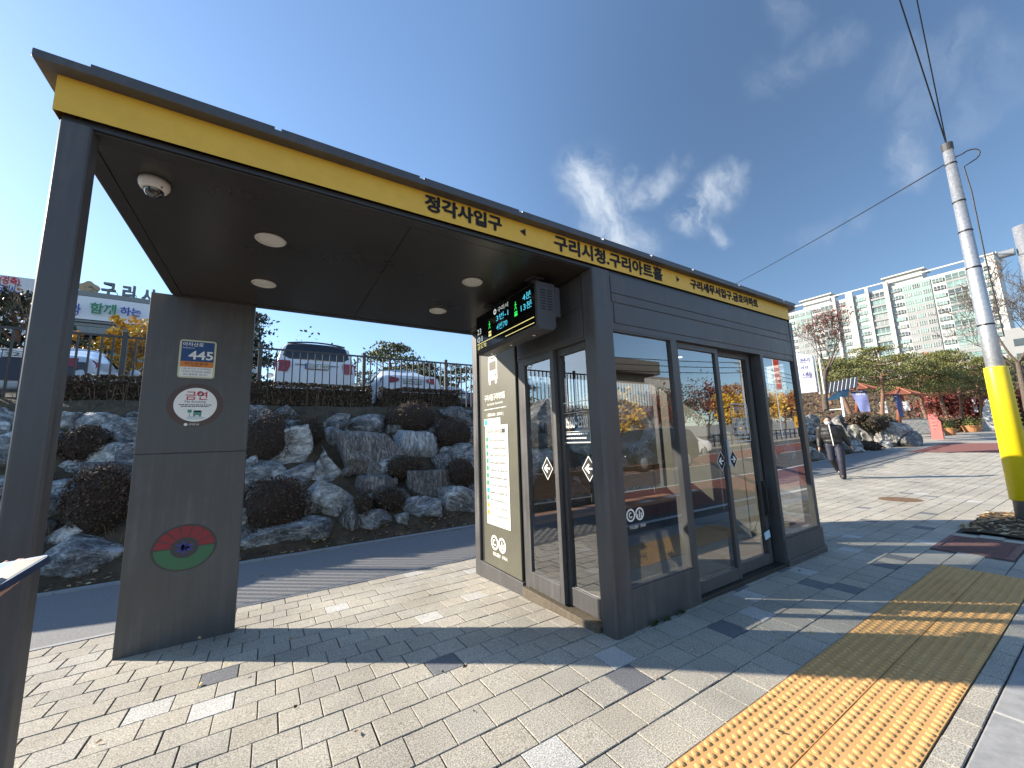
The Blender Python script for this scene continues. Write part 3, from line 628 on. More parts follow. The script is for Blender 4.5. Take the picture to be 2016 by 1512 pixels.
for k in range(26):                               # big road letters and hatch strokes
    x = 9 + (k % 9) * 1.15 + rnd.uniform(-.2, .2); y = -7.4 - (k // 9) * .95
    b.grid([[(x + q, y + d, zg(x, 0) - .1405) for q in (0, rnd.uniform(.4, .95))] for d in (0, .14)])
    if rnd.random() < .6: b.grid([[(x + q + .4, y + d, zg(x, 0) - .1395) for q in (0, .12)] for d in (.0, .6)])
for k in range(5): b.grid([[(x, y, zg(x, 0) - .139) for x in (5 + k * 1.1, 5.5 + k * 1.1)] for y in (-1.9 - .12 * k, -1.7 - .12 * k)])
struct(b.build('road_markings', PAINT))
b = MB(); b.grid([[(x, y, zg(x, 0) - .02) for x in (-120, 16, 160)] for y in (-18.5, -13.0)]); b.grid([[(x, -13.0, zg(x, 0) + z) for x in (-120, 16, 160)] for z in (-.02, -.16)]); struct(b.build('far_sidewalk', mat('far sidewalk paving', (.3, .28, .25), .9, scale=2)))
# tactile paving
TACT = mat('ochre tactile tile', (.56, .315, .115), .75, c2=(.63, .375, .15), scale=7, bump=.12, bscale=260, dist=.002)
b = MB(); ts = .2835; x = 5.70; k = 0
while x > .2:
    for q in range(2):
        y0 = .654 + q * ts
        jz = rnd.uniform(-.001, .001)
        g = .0025; b.prism([(x - ts + g, y0 + g), (x - g, y0 + g), (x - g, y0 + ts - g), (x - ts + g, y0 + ts - g)], -.012, .002 + jz)
        for a in range(6):
            for c in range(6):
                cx, cy = x - ts + (a + .5) * ts / 6, y0 + (c + .5) * ts / 6
                b.lathe([(.0165, .0015 + jz), (.0150, .0045), (.0105, .0075), (.0045, .0088), (0.0004, .009)], (cx, cy, 0), 9)
    x -= ts; k += 1
tp = b.build('tactile_paving', TACT, smooth=False); struct(tp)
b = MB(); b.box(.2, 5.7, .652, 1.222, -.04, -.009); struct(b.build('tactile_bed', JOINT))
# manhole cover, tree pit, small grate
t = thing('manhole_cover', 'rust red rectangular ribbed manhole cover beside the tactile strip', 'manhole cover', (6.86, 1.13, 0))
MC = mat('rusty red iron', (.15, .075, .07), .7, c2=(.22, .12, .11), scale=20, bump=.2, bscale=90)
b = MB(); 
for a in ((6.40, 7.32, .835, .875), (6.40, 7.32, 1.385, 1.425), (6.40, 6.44, .875, 1.385), (7.28, 7.32, .875, 1.385)): b.box(a[0], a[1], a[2], a[3], -.03, .003)
b.build('frame', MC, t)
b = MB(); b.box(6.44, 7.28, .875, 1.385, -.03, -.004)
for k in range(18): b.box(6.47 + k * .045, 6.49 + k * .045, .9, 1.36, -.004, .003)
b.build('lid', MC, t)
b = MB(); b.grid([[(x, y, .004 + .03 * noise.noise((x * 4, y * 4, 1)) + .01) for x in [7.6 + .1 * k for k in range(21)]] for y in [.6 + .1 * k for k in range(9)]])
pit = struct(b.build('tree_pit_soil', SOIL, smooth=True))
LEAFM = [mat('dry leaf tan', (.34, .22, .10), .8, var=.3, scale=5), mat('dry leaf brown', (.16, .085, .04), .8, var=.3), mat('fallen ginkgo yellow', (.65, .45, .08), .7, var=.1), mat('pale dry leaf', (.45, .36, .22), .8, var=.2)]
def litter(name, pts, label, size=(.02, .045), mats=LEAFM, wts=(4, 3, .6, 2)):
    b = MB()
    for p in pts:
        s = rnd.uniform(*size); a = rnd.uniform(0, 6.28); u = V((math.cos(a), math.sin(a), rnd.uniform(-.3, .3))) * s; w = V((-math.sin(a), math.cos(a), rnd.uniform(-.4, .4))) * s * .6
        m = rnd.choices(range(len(mats)), wts)[0]; p = V(p) + V((0, 0, .006))
        b.face([p - u, p + w * .9 + V((0, 0, .006)), p + u, p - w * .9], m)
    o = b.build(name, list(mats)); tag(o, label, 'leaves', kind='stuff'); return o
litter('leaf_litter', [(x, y, terr(x, y) + .07) for x, y in [(rnd.uniform(-6, 24), 0) for _ in range(2400)] for y in [ybase(x) - .08 + abs(rnd.gauss(0, .28))]], 'dry fallen leaves scattered at the foot of the rock wall')
litter('leaf_litter', [(rnd.uniform(7.6, 9.5), rnd.uniform(.62, 1.42), .035) for _ in range(420)], 'brown leaves filling the bare tree pit near the kerb', (.02, .05))
litter('leaf_litter', [(rnd.uniform(-1, 14), rnd.uniform(.6, 5.5)) + (0,) for _ in range(46)] + [(.95, 2.42, -.018), (-.3, 3.25, -.065), (1.93, 1.62, .002), (2.02, 1.06, .012), (.18, 2.6, -.03), (-.65, 2.9, -.045), (1.95, 2.3, .0)], 'few single fallen leaves lying on the pavers', (.012, .024), wts=(2, 2, 2, 1))
b = MB(); gx = AZ(1775, 983, 0); b.lathe([(0, .004), (.3, .004), (.33, .001), (.34, -.004)], (gx.x, gx.y, zg(gx.x, gx.y)), 16)
tag(b.build('drain_cover', mat('rusty brown drain iron', (.17, .10, .05), .8, var=.3, scale=12), loc=tuple(gx)), 'small round rusty cover in the sunny paving beyond the shelter', 'drain cover')
# weeds at the shelter foot
b = MB()
for cx, n in ((2.42, 16), (2.56, 12), (2.72, 14)):
    for k in range(n):
        a = rnd.uniform(-2.6, -.5); l = rnd.uniform(.04, .09); p = V((cx + rnd.uniform(-.05, .05), 2.045, .0)); d = V((math.cos(a) * .8, math.sin(a) * .5, rnd.uniform(.15, .7))); w = V((-math.sin(a), math.cos(a), 0)) * .010
        b.face([p - w * .4, p + d * l * .5 - w, p + d * l, p + d * l * .5 + w])
tag(b.build('weed', mat('weed green', (.05, .10, .02), .7, var=.3), loc=(2.55, 2.04, 0)), 'low green weeds growing at the shelter plinth', 'weed')
# ------------------------------------------------------------------ rock wall
def rockmat(name, c1, c2, c3, streak=False):
    m, nt, b = newmat(name); tc = N(nt, 'ShaderNodeTexCoord'); oi = N(nt, 'ShaderNodeObjectInfo')
    ad = N(nt, 'ShaderNodeVectorMath', operation='ADD'); mp = N(nt, 'ShaderNodeMapping'); mp.inputs['Scale'].default_value = (5.5, 5.5, .9) if streak else (1, 1.6, 1.8); mp.inputs['Rotation'].default_value = (0, .12, 0) if streak else (.5, .6, .3)
    sc = N(nt, 'ShaderNodeVectorMath', operation='SCALE'); sc.inputs[0].default_value = (37, 21, 13); L(nt, oi.outputs['Random'], sc.inputs['Scale'])
    L(nt, tc.outputs['Object'], ad.inputs[0]); L(nt, sc.outputs[0], ad.inputs[1]); L(nt, ad.outputs[0], mp.inputs[0])
    n1 = N(nt, 'ShaderNodeTexNoise'); n1.inputs['Scale'].default_value = 2.6; n1.inputs['Detail'].default_value = 9; n1.inputs['Roughness'].default_value = .68; n1.inputs['Distortion'].default_value = 1.2; L(nt, mp.outputs[0], n1.inputs['Vector'])
    rp = N(nt, 'ShaderNodeValToRGB'); e = rp.color_ramp.elements; e[0].position = .38; e[0].color = col4(c1); e[1].position = .62; e[1].color = col4(c3); q = e.new(.52); q.color = col4(c2); L(nt, n1.outputs['Fac'], rp.inputs[0])
    # pale quartz veins
    n2 = N(nt, 'ShaderNodeTexNoise'); n2.inputs['Scale'].default_value = 2.2; n2.inputs['Detail'].default_value = 6; n2.inputs['Distortion'].default_value = 2.2; L(nt, mp.outputs[0], n2.inputs['Vector'])
    ab = N(nt, 'ShaderNodeMath', operation='SUBTRACT'); ab.inputs[1].default_value = .5; L(nt, n2.outputs['Fac'], ab.inputs[0]); a2 = N(nt, 'ShaderNodeMath', operation='ABSOLUTE'); L(nt, ab.outputs[0], a2.inputs[0])
    vr = N(nt, 'ShaderNodeMapRange'); vr.inputs[1].default_value = .0; vr.inputs[2].default_value = .022; vr.inputs[3].default_value = .55; vr.inputs[4].default_value = 0.; L(nt, a2.outputs[0], vr.inputs[0])
    mx = N(nt, 'ShaderNodeMix'); mx.data_type = 'RGBA'; L(nt, vr.outputs[0], mx.inputs['Factor']); L(nt, rp.outputs[0], mx.inputs['A']); mx.inputs['B'].default_value = (.48, .47, .45, 1)
    hs = N(nt, 'ShaderNodeHueSaturation'); mr = N(nt, 'ShaderNodeMapRange'); hs.inputs['Saturation'].default_value = .8; mr.inputs[3].default_value = 1.08; mr.inputs[4].default_value = 1.7; L(nt, oi.outputs['Random'], mr.inputs[0]); L(nt, mr.outputs[0], hs.inputs['Value']); L(nt, mx.outputs['Result'], hs.inputs['Color']); L(nt, hs.outputs[0], b.inputs['Base Color'])
    b.inputs['Roughness'].default_value = .85
    n3 = N(nt, 'ShaderNodeTexNoise'); n3.inputs['Scale'].default_value = 14; n3.inputs['Detail'].default_value = 8; L(nt, mp.outputs[0], n3.inputs['Vector'])
    bp = N(nt, 'ShaderNodeBump'); bp.inputs['Strength'].default_value = .8; bp.inputs['Distance'].default_value = .05; vo = N(nt, 'ShaderNodeTexVoronoi'); vo.feature = 'DISTANCE_TO_EDGE'; vo.inputs['Scale'].default_value = 2.4
    vd = N(nt, 'ShaderNodeVectorMath', operation='ADD'); L(nt, mp.outputs[0], vd.inputs[0]); L(nt, n3.outputs['Color'], vd.inputs[1]); L(nt, vd.outputs[0], vo.inputs['Vector'])
    vm2 = N(nt, 'ShaderNodeMapRange'); vm2.inputs[2].default_value = .06; L(nt, vo.outputs['Distance'], vm2.inputs[0])
    hh = N(nt, 'ShaderNodeMath', operation='MULTIPLY_ADD'); hh.inputs[1].default_value = .5; L(nt, vm2.outputs[0], hh.inputs[0]); L(nt, n3.outputs['Fac'], hh.inputs[2]); L(nt, hh.outputs[0], bp.inputs['Height']); L(nt, bp.outputs[0], b.inputs['Normal']); return m
RM = {'g': rockmat('grey gneiss', (.085, .08, .072), (.235, .225, .205), (.48, .465, .435)), 'b': rockmat('blue grey gneiss', (.07, .07, .07), (.175, .173, .17), (.40, .395, .38)), 'l': rockmat('pale lichen rock', (.17, .165, .14), (.33, .32, .28), (.50, .48, .43)),
      'd': rockmat('dark brown streaked rock', (.075, .065, .055), (.14, .12, .10), (.34, .32, .29), True), 'w': rockmat('white streaked rock', (.12, .13, .14), (.33, .34, .34), (.58, .58, .56), True)}
def rockgeo(seed, shape='', sub=4):
    q = random.Random(seed); bm = bmesh.new(); bmesh.ops.create_icosphere(bm, subdivisions=sub, radius=1)
    pl = []
    for k in range(15 if shape != 'block' else 7):
        n = V((q.gauss(0, 1), q.gauss(0, 1) - .3, q.gauss(0, .8))).normalized(); pl.append((n, q.uniform(.42, .8)))
    if shape == 'block': pl += [(V((s, q.uniform(-.2, .2), q.uniform(-.1, .1))).normalized(), .6) for s in (-1, 1)] + [(V((0, -1, .2)).normalized(), .62), (V((.05, -.1, 1)).normalized(), .66)]
    if shape == 'tri': pl += [(V((s, 0, .62)).normalized(), .36) for s in (-1, 1)] + [(V((0, -1, .3)).normalized(), .5)]
    if shape == 'flat': pl += [(V((.1, -.2, 1)).normalized(), .5)]
    o = V((q.uniform(0, 99), q.uniform(0, 99), q.uniform(0, 99)))
    for v in bm.verts:
        p = v.co.copy()
        for n, d in pl:
            e = p.dot(n) - d
            if e > 0: p -= n * e * .96
        nn = v.co.normalized()
        f = noise.fractal(p * 1.6 + o, .9, 2.1, 6); rg = abs(noise.noise(p * 3.1 + o))
        v.co = p + nn * (.055 * f - .07 * rg + .018 * noise.noise(p * 7 + o) - .03 * max(0, .12 - abs(noise.noise(p * 2.3 + o * 2))) / .12)
    xs = [v.co.x for v in bm.verts]; ys = [v.co.y for v in bm.verts]; zs = [v.co.z for v in bm.verts]
    for v in bm.verts: v.co = V(((v.co.x - min(xs)) / (max(xs) - min(xs)) - .5, (v.co.y - min(ys)) / (max(ys) - min(ys)) - .5, (v.co.z - min(zs)) / (max(zs) - min(zs)) - .5))
    return bm
def boulder(box, label, mk='g', shape='', seed=None, group=None, push=.0, sub=4):
    u0, v0, u1, v1 = box; uc, vc = (u0 + u1) / 2, (v0 + v1) / 2; d = ray(uc, vc)
    for k in range(900):                                   # march to the face of the bank
        p = CAM + d * (3.0 + .03 * k) / d.length * 1.0
        if p.y > 6 and p.z < terr(p.x, p.y) + .05 and p.y > ybase(p.x) - .1: break
        if p.y > 9.9: break
    y = p.y + push
    a, c = AY(u0, vc, y), AY(u1, vc, y); t, s = AY(uc, v0, y), AY(uc, v1, y)
    w, h = abs(c.x - a.x), abs(t.z - s.z)
    if p.x > 12: w = max(.5, abs(c.x - a.x) * .55)
    dep = clamp(.75 * (w + h) / 2 + .15, .35, 1.1)
    bm = rockgeo(seed if seed is not None else rnd.randint(0, 9999), shape, sub)
    for v in bm.verts: v.co = V((v.co.x * w * 1.22, v.co.y * dep, v.co.z * h * 1.24))
    me = bpy.data.meshes.new('boulder'); bm.to_mesh(me); bm.free(); me.polygons.foreach_set('use_smooth', [True] * len(me.polygons)); me.materials.append(RM[mk])
    try: me.set_sharp_from_angle(angle=math.radians(38))
    except Exception: pass
    o = bpy.data.objects.new('boulder', me); COL.objects.link(o); o.location = (p.x, y + dep * .22, (t.z + s.z) / 2)
    o.rotation_euler = (0, 0, 0)
    tag(o, label, 'boulder', group or 'boulders of the rock retaining wall'); return o
BL = [((525, 847, 616, 947), 'large pale beige boulder with rusty patches right of the pillar', 'l', '', 3), ((499, 909, 554, 970), 'blue grey banded boulder just right of the pillar below the pale boulder', 'b', 'block', 5),
 ((478, 894, 510, 948), 'narrow grey boulder half hidden behind the right pillar edge', 'g', '', 6), ((594, 887, 676, 968), 'pointed triangular grey boulder in the middle of the wall', 'g', 'tri', 7),
 ((633, 846, 697, 911), 'dark smooth angular boulder above the pointed one', 'b', '', 8), ((633, 816, 688, 856), 'dark grey square boulder in the top row below the white SUV', 'g', 'block', 9),
 ((684, 820, 759, 865), 'wide grey boulder in the top row under the hedge gap', 'g', '', 10), ((676, 860, 792, 980), 'largest dark brown boulder with vertical streaks in the wall centre', 'd', 'block', 12),
 ((778, 851, 860, 932), 'white streaked upright boulder beside the largest dark one', 'w', 'block', 13), ((597, 954, 699, 1050), 'greenish grey cracked boulder below the pointed triangular one', 'l', '', 14),
 ((699, 1007, 776, 1060), 'smooth blue grey boulder with fine white veins at the path edge', 'b', '', 15), ((776, 1015, 809, 1045), 'smallest tan stone between two blue boulders at the path edge', 'l', '', 16),
 ((796, 983, 867, 1042), 'dark blue faceted boulder at the path edge left of the cabin', 'b', '', 17), ((808, 930, 882, 996), 'dark brown block shaped boulder with vertical grain above the dark blue one', 'd', 'block', 18),
 ((872, 964, 945, 1031), 'grey rounded boulder at the path edge touching the cabin outline', 'g', '', 19), ((723, 952, 810, 1010), 'grassy dark boulder with a white top corner under the largest one', 'd', '', 20),
 ((492, 1028, 644, 1094), 'long low flat boulder lying along the path edge right of the pillar', 'b', 'flat', 21), ((873, 874, 940, 915), 'grey boulder between two red brown shrubs left of the cabin', 'g', '', 22),
 ((883, 806, 935, 826), 'small pale boulder on top of the wall beside the cabin', 'l', '', 23), ((549, 826, 592, 850), 'flat grey boulder on top of the wall under the white SUV', 'g', 'flat', 24),
 ((118, 815, 272, 868), 'long grey boulder with white veins under the hedge left of the pillar', 'g', 'flat', 25), ((206, 846, 275, 902), 'blue boulder touching the left side of the pillar', 'b', '', 26),
 ((108, 905, 175, 950), 'grey boulder with a flat top above the big shrub left of the pillar', 'g', '', 27), ((172, 878, 262, 944), 'mottled boulder half covered by the big shrub left of the pillar', 'l', '', 28),
 ((92, 1020, 190, 1084), 'green grey boulder at mid height beside the corner post', 'g', '', 29), ((80, 1068, 234, 1168), 'big white veined blue boulder at the path edge left of the pillar', 'b', '', 30),
 ((-40, 810, 18, 905), 'pale boulder at the left picture edge beside the corner post', 'g', '', 31), ((96, 962, 148, 1032), 'upright grey boulder between the corner post and the big shrub', 'g', '', 32),
 ((690, 858, 722, 880), 'small grey stone wedged above the largest dark boulder', 'g', '', 33), ((560, 930, 610, 975), 'small dark stone between the pale and the pointed boulders', 'd', '', 34), ((655, 985, 712, 1020), 'shadowed stone behind the path edge boulders', 'd', '', 35), ((862, 915, 905, 968), 'dark stone beside the lower shrub left of the cabin', 'd', '', 36)]
for bx, lab, mk, sh, sd in BL: boulder(bx, lab, mk, sh, sd)
BRR = [((1586, 818, 1618, 852), 'pale jagged boulder at the wall top beside the shelter corner', 'g'), ((1588, 845, 1616, 885), 'blue grey boulder beside the right edge of the shelter glass', 'b'), ((1602, 885, 1632, 916), 'rounded mottled boulder at the path edge left of the walking man', 'l'), ((1648, 822, 1698, 872), 'large grey boulder behind the shoulder of the walking man', 'g'),
 ((1690, 838, 1740, 886), 'white sloping boulder right of the walking man', 'l'), ((1681, 880, 1708, 902), 'small pale boulder at the path edge by the hand of the walking man', 'l'), ((1738, 852, 1786, 892), 'grey angular boulder in the lower half of the wall far right', 'g'), ((1758, 834, 1800, 872), 'grey boulder near the right end of the wall top', 'g'), ((1778, 850, 1820, 884), 'dark slanted boulder closing the far right end of the wall', 'b'), ((1714, 880, 1744, 898), 'small grey boulder at the path edge near the wall end', 'g')]
for bx, lab, mk in BRR: boulder(bx, lab, mk, '', None, sub=4)
q = random.Random(15)
for k in range(80):                              # small stones wedged between the big ones
    x = q.uniform(-3.3, 4.2); t = q.uniform(.05, 1); y = ybase(x) + .22 + t * 2.2; w = q.uniform(.35, .75); h = w * q.uniform(.6, .95)
    bm = rockgeo(700 + k, q.choice(['', '', 'block']), 3)
    for v in bm.verts: v.co = V((v.co.x * w, v.co.y * .6, v.co.z * h))
    me = bpy.data.meshes.new('boulder'); bm.to_mesh(me); bm.free(); me.polygons.foreach_set('use_smooth', [True] * len(me.polygons)); me.materials.append(RM[q.choice('gbdd')])
    o = bpy.data.objects.new('boulder', me); COL.objects.link(o); o.location = (x, y, terr(x, y) - .02)
    tag(o, 'small stone wedged deep between the large boulders of the wall', 'boulder', 'small stones wedged between the boulders')
q = random.Random(5)
for k in range(124):                              # the wall behind the cabin and beyond the left edge
    x = q.uniform(3.6, 15.5) if k < 50 else q.uniform(-9, -3.4) if k < 84 else q.uniform(15.5, 27.5); t = q.uniform(0, 1); y = ybase(x) + .15 + t * 2.2; w = q.uniform(.6, 1.25); h = w * q.uniform(.6, .9) * (1 if x < 23 else .75)
    bm = rockgeo(900 + k, q.choice(['', '', 'block']), 3)
    for v in bm.verts: v.co = V((v.co.x * w, v.co.y * .7, v.co.z * h))
    me = bpy.data.meshes.new('boulder'); bm.to_mesh(me); bm.free(); me.polygons.foreach_set('use_smooth', [True] * len(me.polygons)); me.materials.append(RM[q.choice('ggbld')])
    o = bpy.data.objects.new('boulder', me); COL.objects.link(o); o.location = (x, y, terr(x, y) + .12)
    tag(o, 'grey boulder of the wall stretch behind the cabin glass' if k < 50 else 'grey boulder of the wall stretch left of the corner post' if k < 84 else 'grey boulder of the far wall stretch right of the shelter', 'boulder', 'boulders behind the cabin' if k < 50 else 'boulders beyond the corner post' if k < 84 else 'boulders of the far wall stretch')
# ------------------------------------------------------------------ shrubs, hedge
BR = [mat('russet leaf', (.095, .042, .026), .7, var=.3, scale=3), mat('brown leaf', (.065, .042, .025), .7, var=.3, scale=3), mat('olive leaf', (.07, .065, .025), .7, var=.3, scale=3), mat('tan twig', (.17, .115, .07), .8, var=.2)]
CORE = mat('dark twiggy inside', (.04, .027, .018), .95, var=.3, scale=20)  # solid dark core added inside the leaves of shrubs and hedges
def leaves(b, n, fn, size, wts=(4, 3, 1.2, .8), asp=.55):
    for _ in range(n):
        p, nn = fn(); s = rnd.uniform(*size)
        d = V((rnd.gauss(0, 1), rnd.gauss(0, 1), rnd.gauss(0, 1))) + nn * .6; d.normalize(); e = d.orthogonal().normalized(); e = Matrix.Rotation(rnd.uniform(0, 6.28), 3, d) @ e; f = d.cross(e)
        b.face([p - e * s, p + f * s * asp, p + e * s, p - f * s * asp], rnd.choices(range(len(wts)), wts)[0])
def shrub(box, label, n=2600, wts=(4, 3, 1.2, .8), up=0., yoff=0., size=(.012, .026)):
    u0, v0, u1, v1 = box; uc, vc = (u0 + u1) / 2, (v0 + v1) / 2; d = ray(uc, vc)
    for k in range(900):
        p = CAM + d * (3.0 + .03 * k) / d.length
        if p.y > 6 and p.z < terr(p.x, p.y) + .1 and p.y > ybase(p.x) - .1: break
        if p.y > 9.5: break
    y = p.y - .12 + yoff; rx = abs(AY(u1, vc, y).x - AY(u0, vc, y).x) / 2; rz = abs(AY(uc, v0, y).z - AY(uc, v1, y).z) / 2; c = AY(uc, vc, y)
    if c.x > 12: rx *= .6
    ry = clamp(rx * .8, .25, .55); sd = rnd.uniform(0, 99)
    t = thing('shrub', label, 'shrub', (c.x, c.y, c.z - rz), 'red brown shrubs among the boulders')
    def R_(v): return 1.04 + .30 * noise.noise(v * 2.3 + V((sd, 0, 0)))
    b = MB(); rows = []
    for a in range(9):
        th = math.pi * a / 8; rows.append([c + V((rx * math.sin(th) * math.cos(f), ry * math.sin(th) * math.sin(f), rz * math.cos(th))) * .9 for f in [2 * math.pi * j / 16 for j in range(16)]])
    b.grid(rows, closed=True); b.build('inner_core', CORE, t, smooth=True)
    b = MB()
    def fn():
        v = V((rnd.gauss(0, 1), rnd.gauss(0, 1), rnd.gauss(0, 1))).normalized(); r_ = R_(v) * (1 - abs(rnd.gauss(0, .09)))
        return c + V((v.x * rx, v.y * ry, v.z * rz)) * r_, v
    leaves(b, n if c.x < 12 else n // 2, fn, size if c.x < 12 else (.03, .07), wts)
    for k in range(26):
        v = V((rnd.gauss(0, 1), rnd.gauss(0, 1), abs(rnd.gauss(0, 1)))).normalized(); a = c + V((v.x * rx, v.y * ry, v.z * rz)) * .7; b.tube([a, a + V((v.x * rx, v.y * ry, v.z * rz)) * .36 + V((rnd.uniform(-.03, .03), 0, .02))], .003, 3, 3, False)
    b.build('foliage', BR, t); return t
SHR = [((478, 812, 578, 935), 'dark red brown shrub touching the right side of the pillar top', 3200), ((757, 790, 860, 862), 'rounded russet shrub just below the second hedge piece', 3000), ((852, 822, 932, 892), 'red brown shrub below the fence end beside the cabin', 2600), ((878, 900, 938, 972), 'low red shrub against the cabin outline at mid wall', 2200),
 ((757, 897, 832, 949), 'small olive brown shrub in front of the largest boulder', 2200), ((474, 938, 610, 1070), 'largest dark brown shrub beside the pillar foot', 4600), ((582, 822, 638, 884), 'tangled grassy shrub above the pale boulder', 1800), ((696, 972, 730, 1022), 'narrow dry grassy tuft between the lower boulders', 1200),
 ((118, 838, 220, 915), 'brown shrub below the hedge left of the pillar', 3000), ((122, 915, 262, 1092), 'biggest red brown shrub left of the pillar', 5200), ((735, 960, 795, 1010), 'dry olive tuft on the grassy boulder', 1400),
 ((1600, 845, 1640, 895), 'russet shrub behind the elbow of the walking man', 1800), ((1690, 868, 1728, 892), 'low russet shrub right of the walking man', 1500), ((1668, 812, 1714, 836), 'dark rounded shrub on the wall top right of the man', 1500), ((1702, 816, 1765, 850), 'low green shrub spreading over the far right wall', 1800)]
for bx, lab, n in SHR:
    shrub(bx, lab, n, wts=(1.2, 3, 3, 1.6) if ('olive' in lab or 'grassy' in lab) else ((.5, 1, 5, .3) if 'green' in lab else (4, 3, 1.2, .8)))
def hedge(x0, x1, label, n):
    t = thing('hedge', label, 'hedge', ((x0 + x1) / 2, 9.72, 2.2), 'clipped hedge pieces in front of the fence')
    zb = lambda x: zg(x, 5) + hbank(x)
    b = MB(); b.grid([[(x, y, zb(x) + z) for x in (x0 + .08, (x0 + x1) / 2, x1 - .08)] for y, z in ((9.73, 0), (9.72, .42), (10.01, .42), (10.02, 0))]); b.build('inner_core', CORE, t)
    b = MB()
    def fn():
        x = rnd.uniform(x0, x1); f = rnd.random()
        tp = .54 + .07 * noise.noise((x * 2.2, 0, 5)) + .03 * noise.noise((x * 9, 0, 5))
        if f < .62: return V((x, 9.67 + .05 * noise.noise((x * 4, 3, 1)) + abs(rnd.gauss(0, .04)), zb(x) + rnd.uniform(.03, tp))), V((0, -1, .2))
        if f < .92: return V((x, rnd.uniform(9.67, 10.07), zb(x) + tp - abs(rnd.gauss(0, .03)))), V((0, 0, 1))
        return V((rnd.choice((x0, x1)) + rnd.gauss(0, .03), rnd.uniform(9.67, 10.07), zb(x) + rnd.uniform(.03, tp))), V((1, 0, 0))
    leaves(b, n, fn, (.015, .032), (2.6, 4, 2.2, 1.6))
    for k in range(int((x1 - x0) * 9)):
        x = rnd.uniform(x0, x1); b.tube([(x, 9.67, zb(x)), (x + rnd.uniform(-.05, .05), 9.65, zb(x) + rnd.uniform(.2, .45))], .004, 3, 3, False)
    b.build('foliage', BR, t)
hedge(-3.3, 2.0, 'long brown clipped hedge below the white SUV', 13000); hedge(2.26, 4.4, 'short brown clipped hedge below the white saloon', 5600); hedge(13, 23.5, 'dark clipped hedge on the wall top right of the shelter', 6000)
b = MB()                                     # dry grass on the bank
for _ in range(9000):
    x = rnd.uniform(-6, 24); t_ = rnd.random() ** .7; y = ybase(x) - .05 + t_ * 2.7
    if noise.noise((x * 1.3, y * 2., 7.)) < -.12 and t_ < .9: continue
    z = terr(x, y) + .05; l = rnd.uniform(.06, .2); d = V((rnd.gauss(0, .35), -abs(rnd.gauss(.25, .3)), 1)).normalized() * l; w_ = V((.004, 0, 0))
    b.face([V((x, y, z)) - w_, V((x, y, z)) + w_, V((x, y, z)) + d], rnd.choices((0, 1, 2), (3, 2, 1))[0])
tag(b.build('dry_grass', [mat('straw grass', (.22, .16, .08), .8, var=.2), mat('brown grass', (.10, .07, .035), .8, var=.2), mat('green grass', (.06, .075, .02), .8, var=.2)]), 'dry brown grass tufts growing between the boulders of the bank', 'grass', kind='stuff')
# ------------------------------------------------------------------ fence
t = thing('fence', 'dark grey metal railing with upright bars along the car park edge', 'fence', (2, 10, 2.2))
px = [-7.06 + 2.25 * k for k in range(15)]
zb = lambda x: zg(x, 5) + hbank(x)
for x in px:
    b = MB(); b.box(x - .04, x + .04, 10.26, 10.34, zb(x) - .15, zb(x) + 1.50); b.build('post', FENCE, t, bevel=.006)
for x0, x1 in zip(px, px[1:]):
    b = MB(); n = max(2, round((x1 - x0) / .16)); z0 = zb(x0)
    b.box(x0 + .04, x1 - .04, 10.28, 10.32, z0 + 1.38, z0 + 1.42); b.box(x0 + .04, x1 - .04, 10.28, 10.32, z0 + .10, z0 + .14)
    for k in range(1, n): x = x0 + (x1 - x0) * k / n; b.box(x - .013, x + .013, 10.282, 10.318, z0 + .12, z0 + 1.39)
    b.build('bar_panel', FENCE, t)
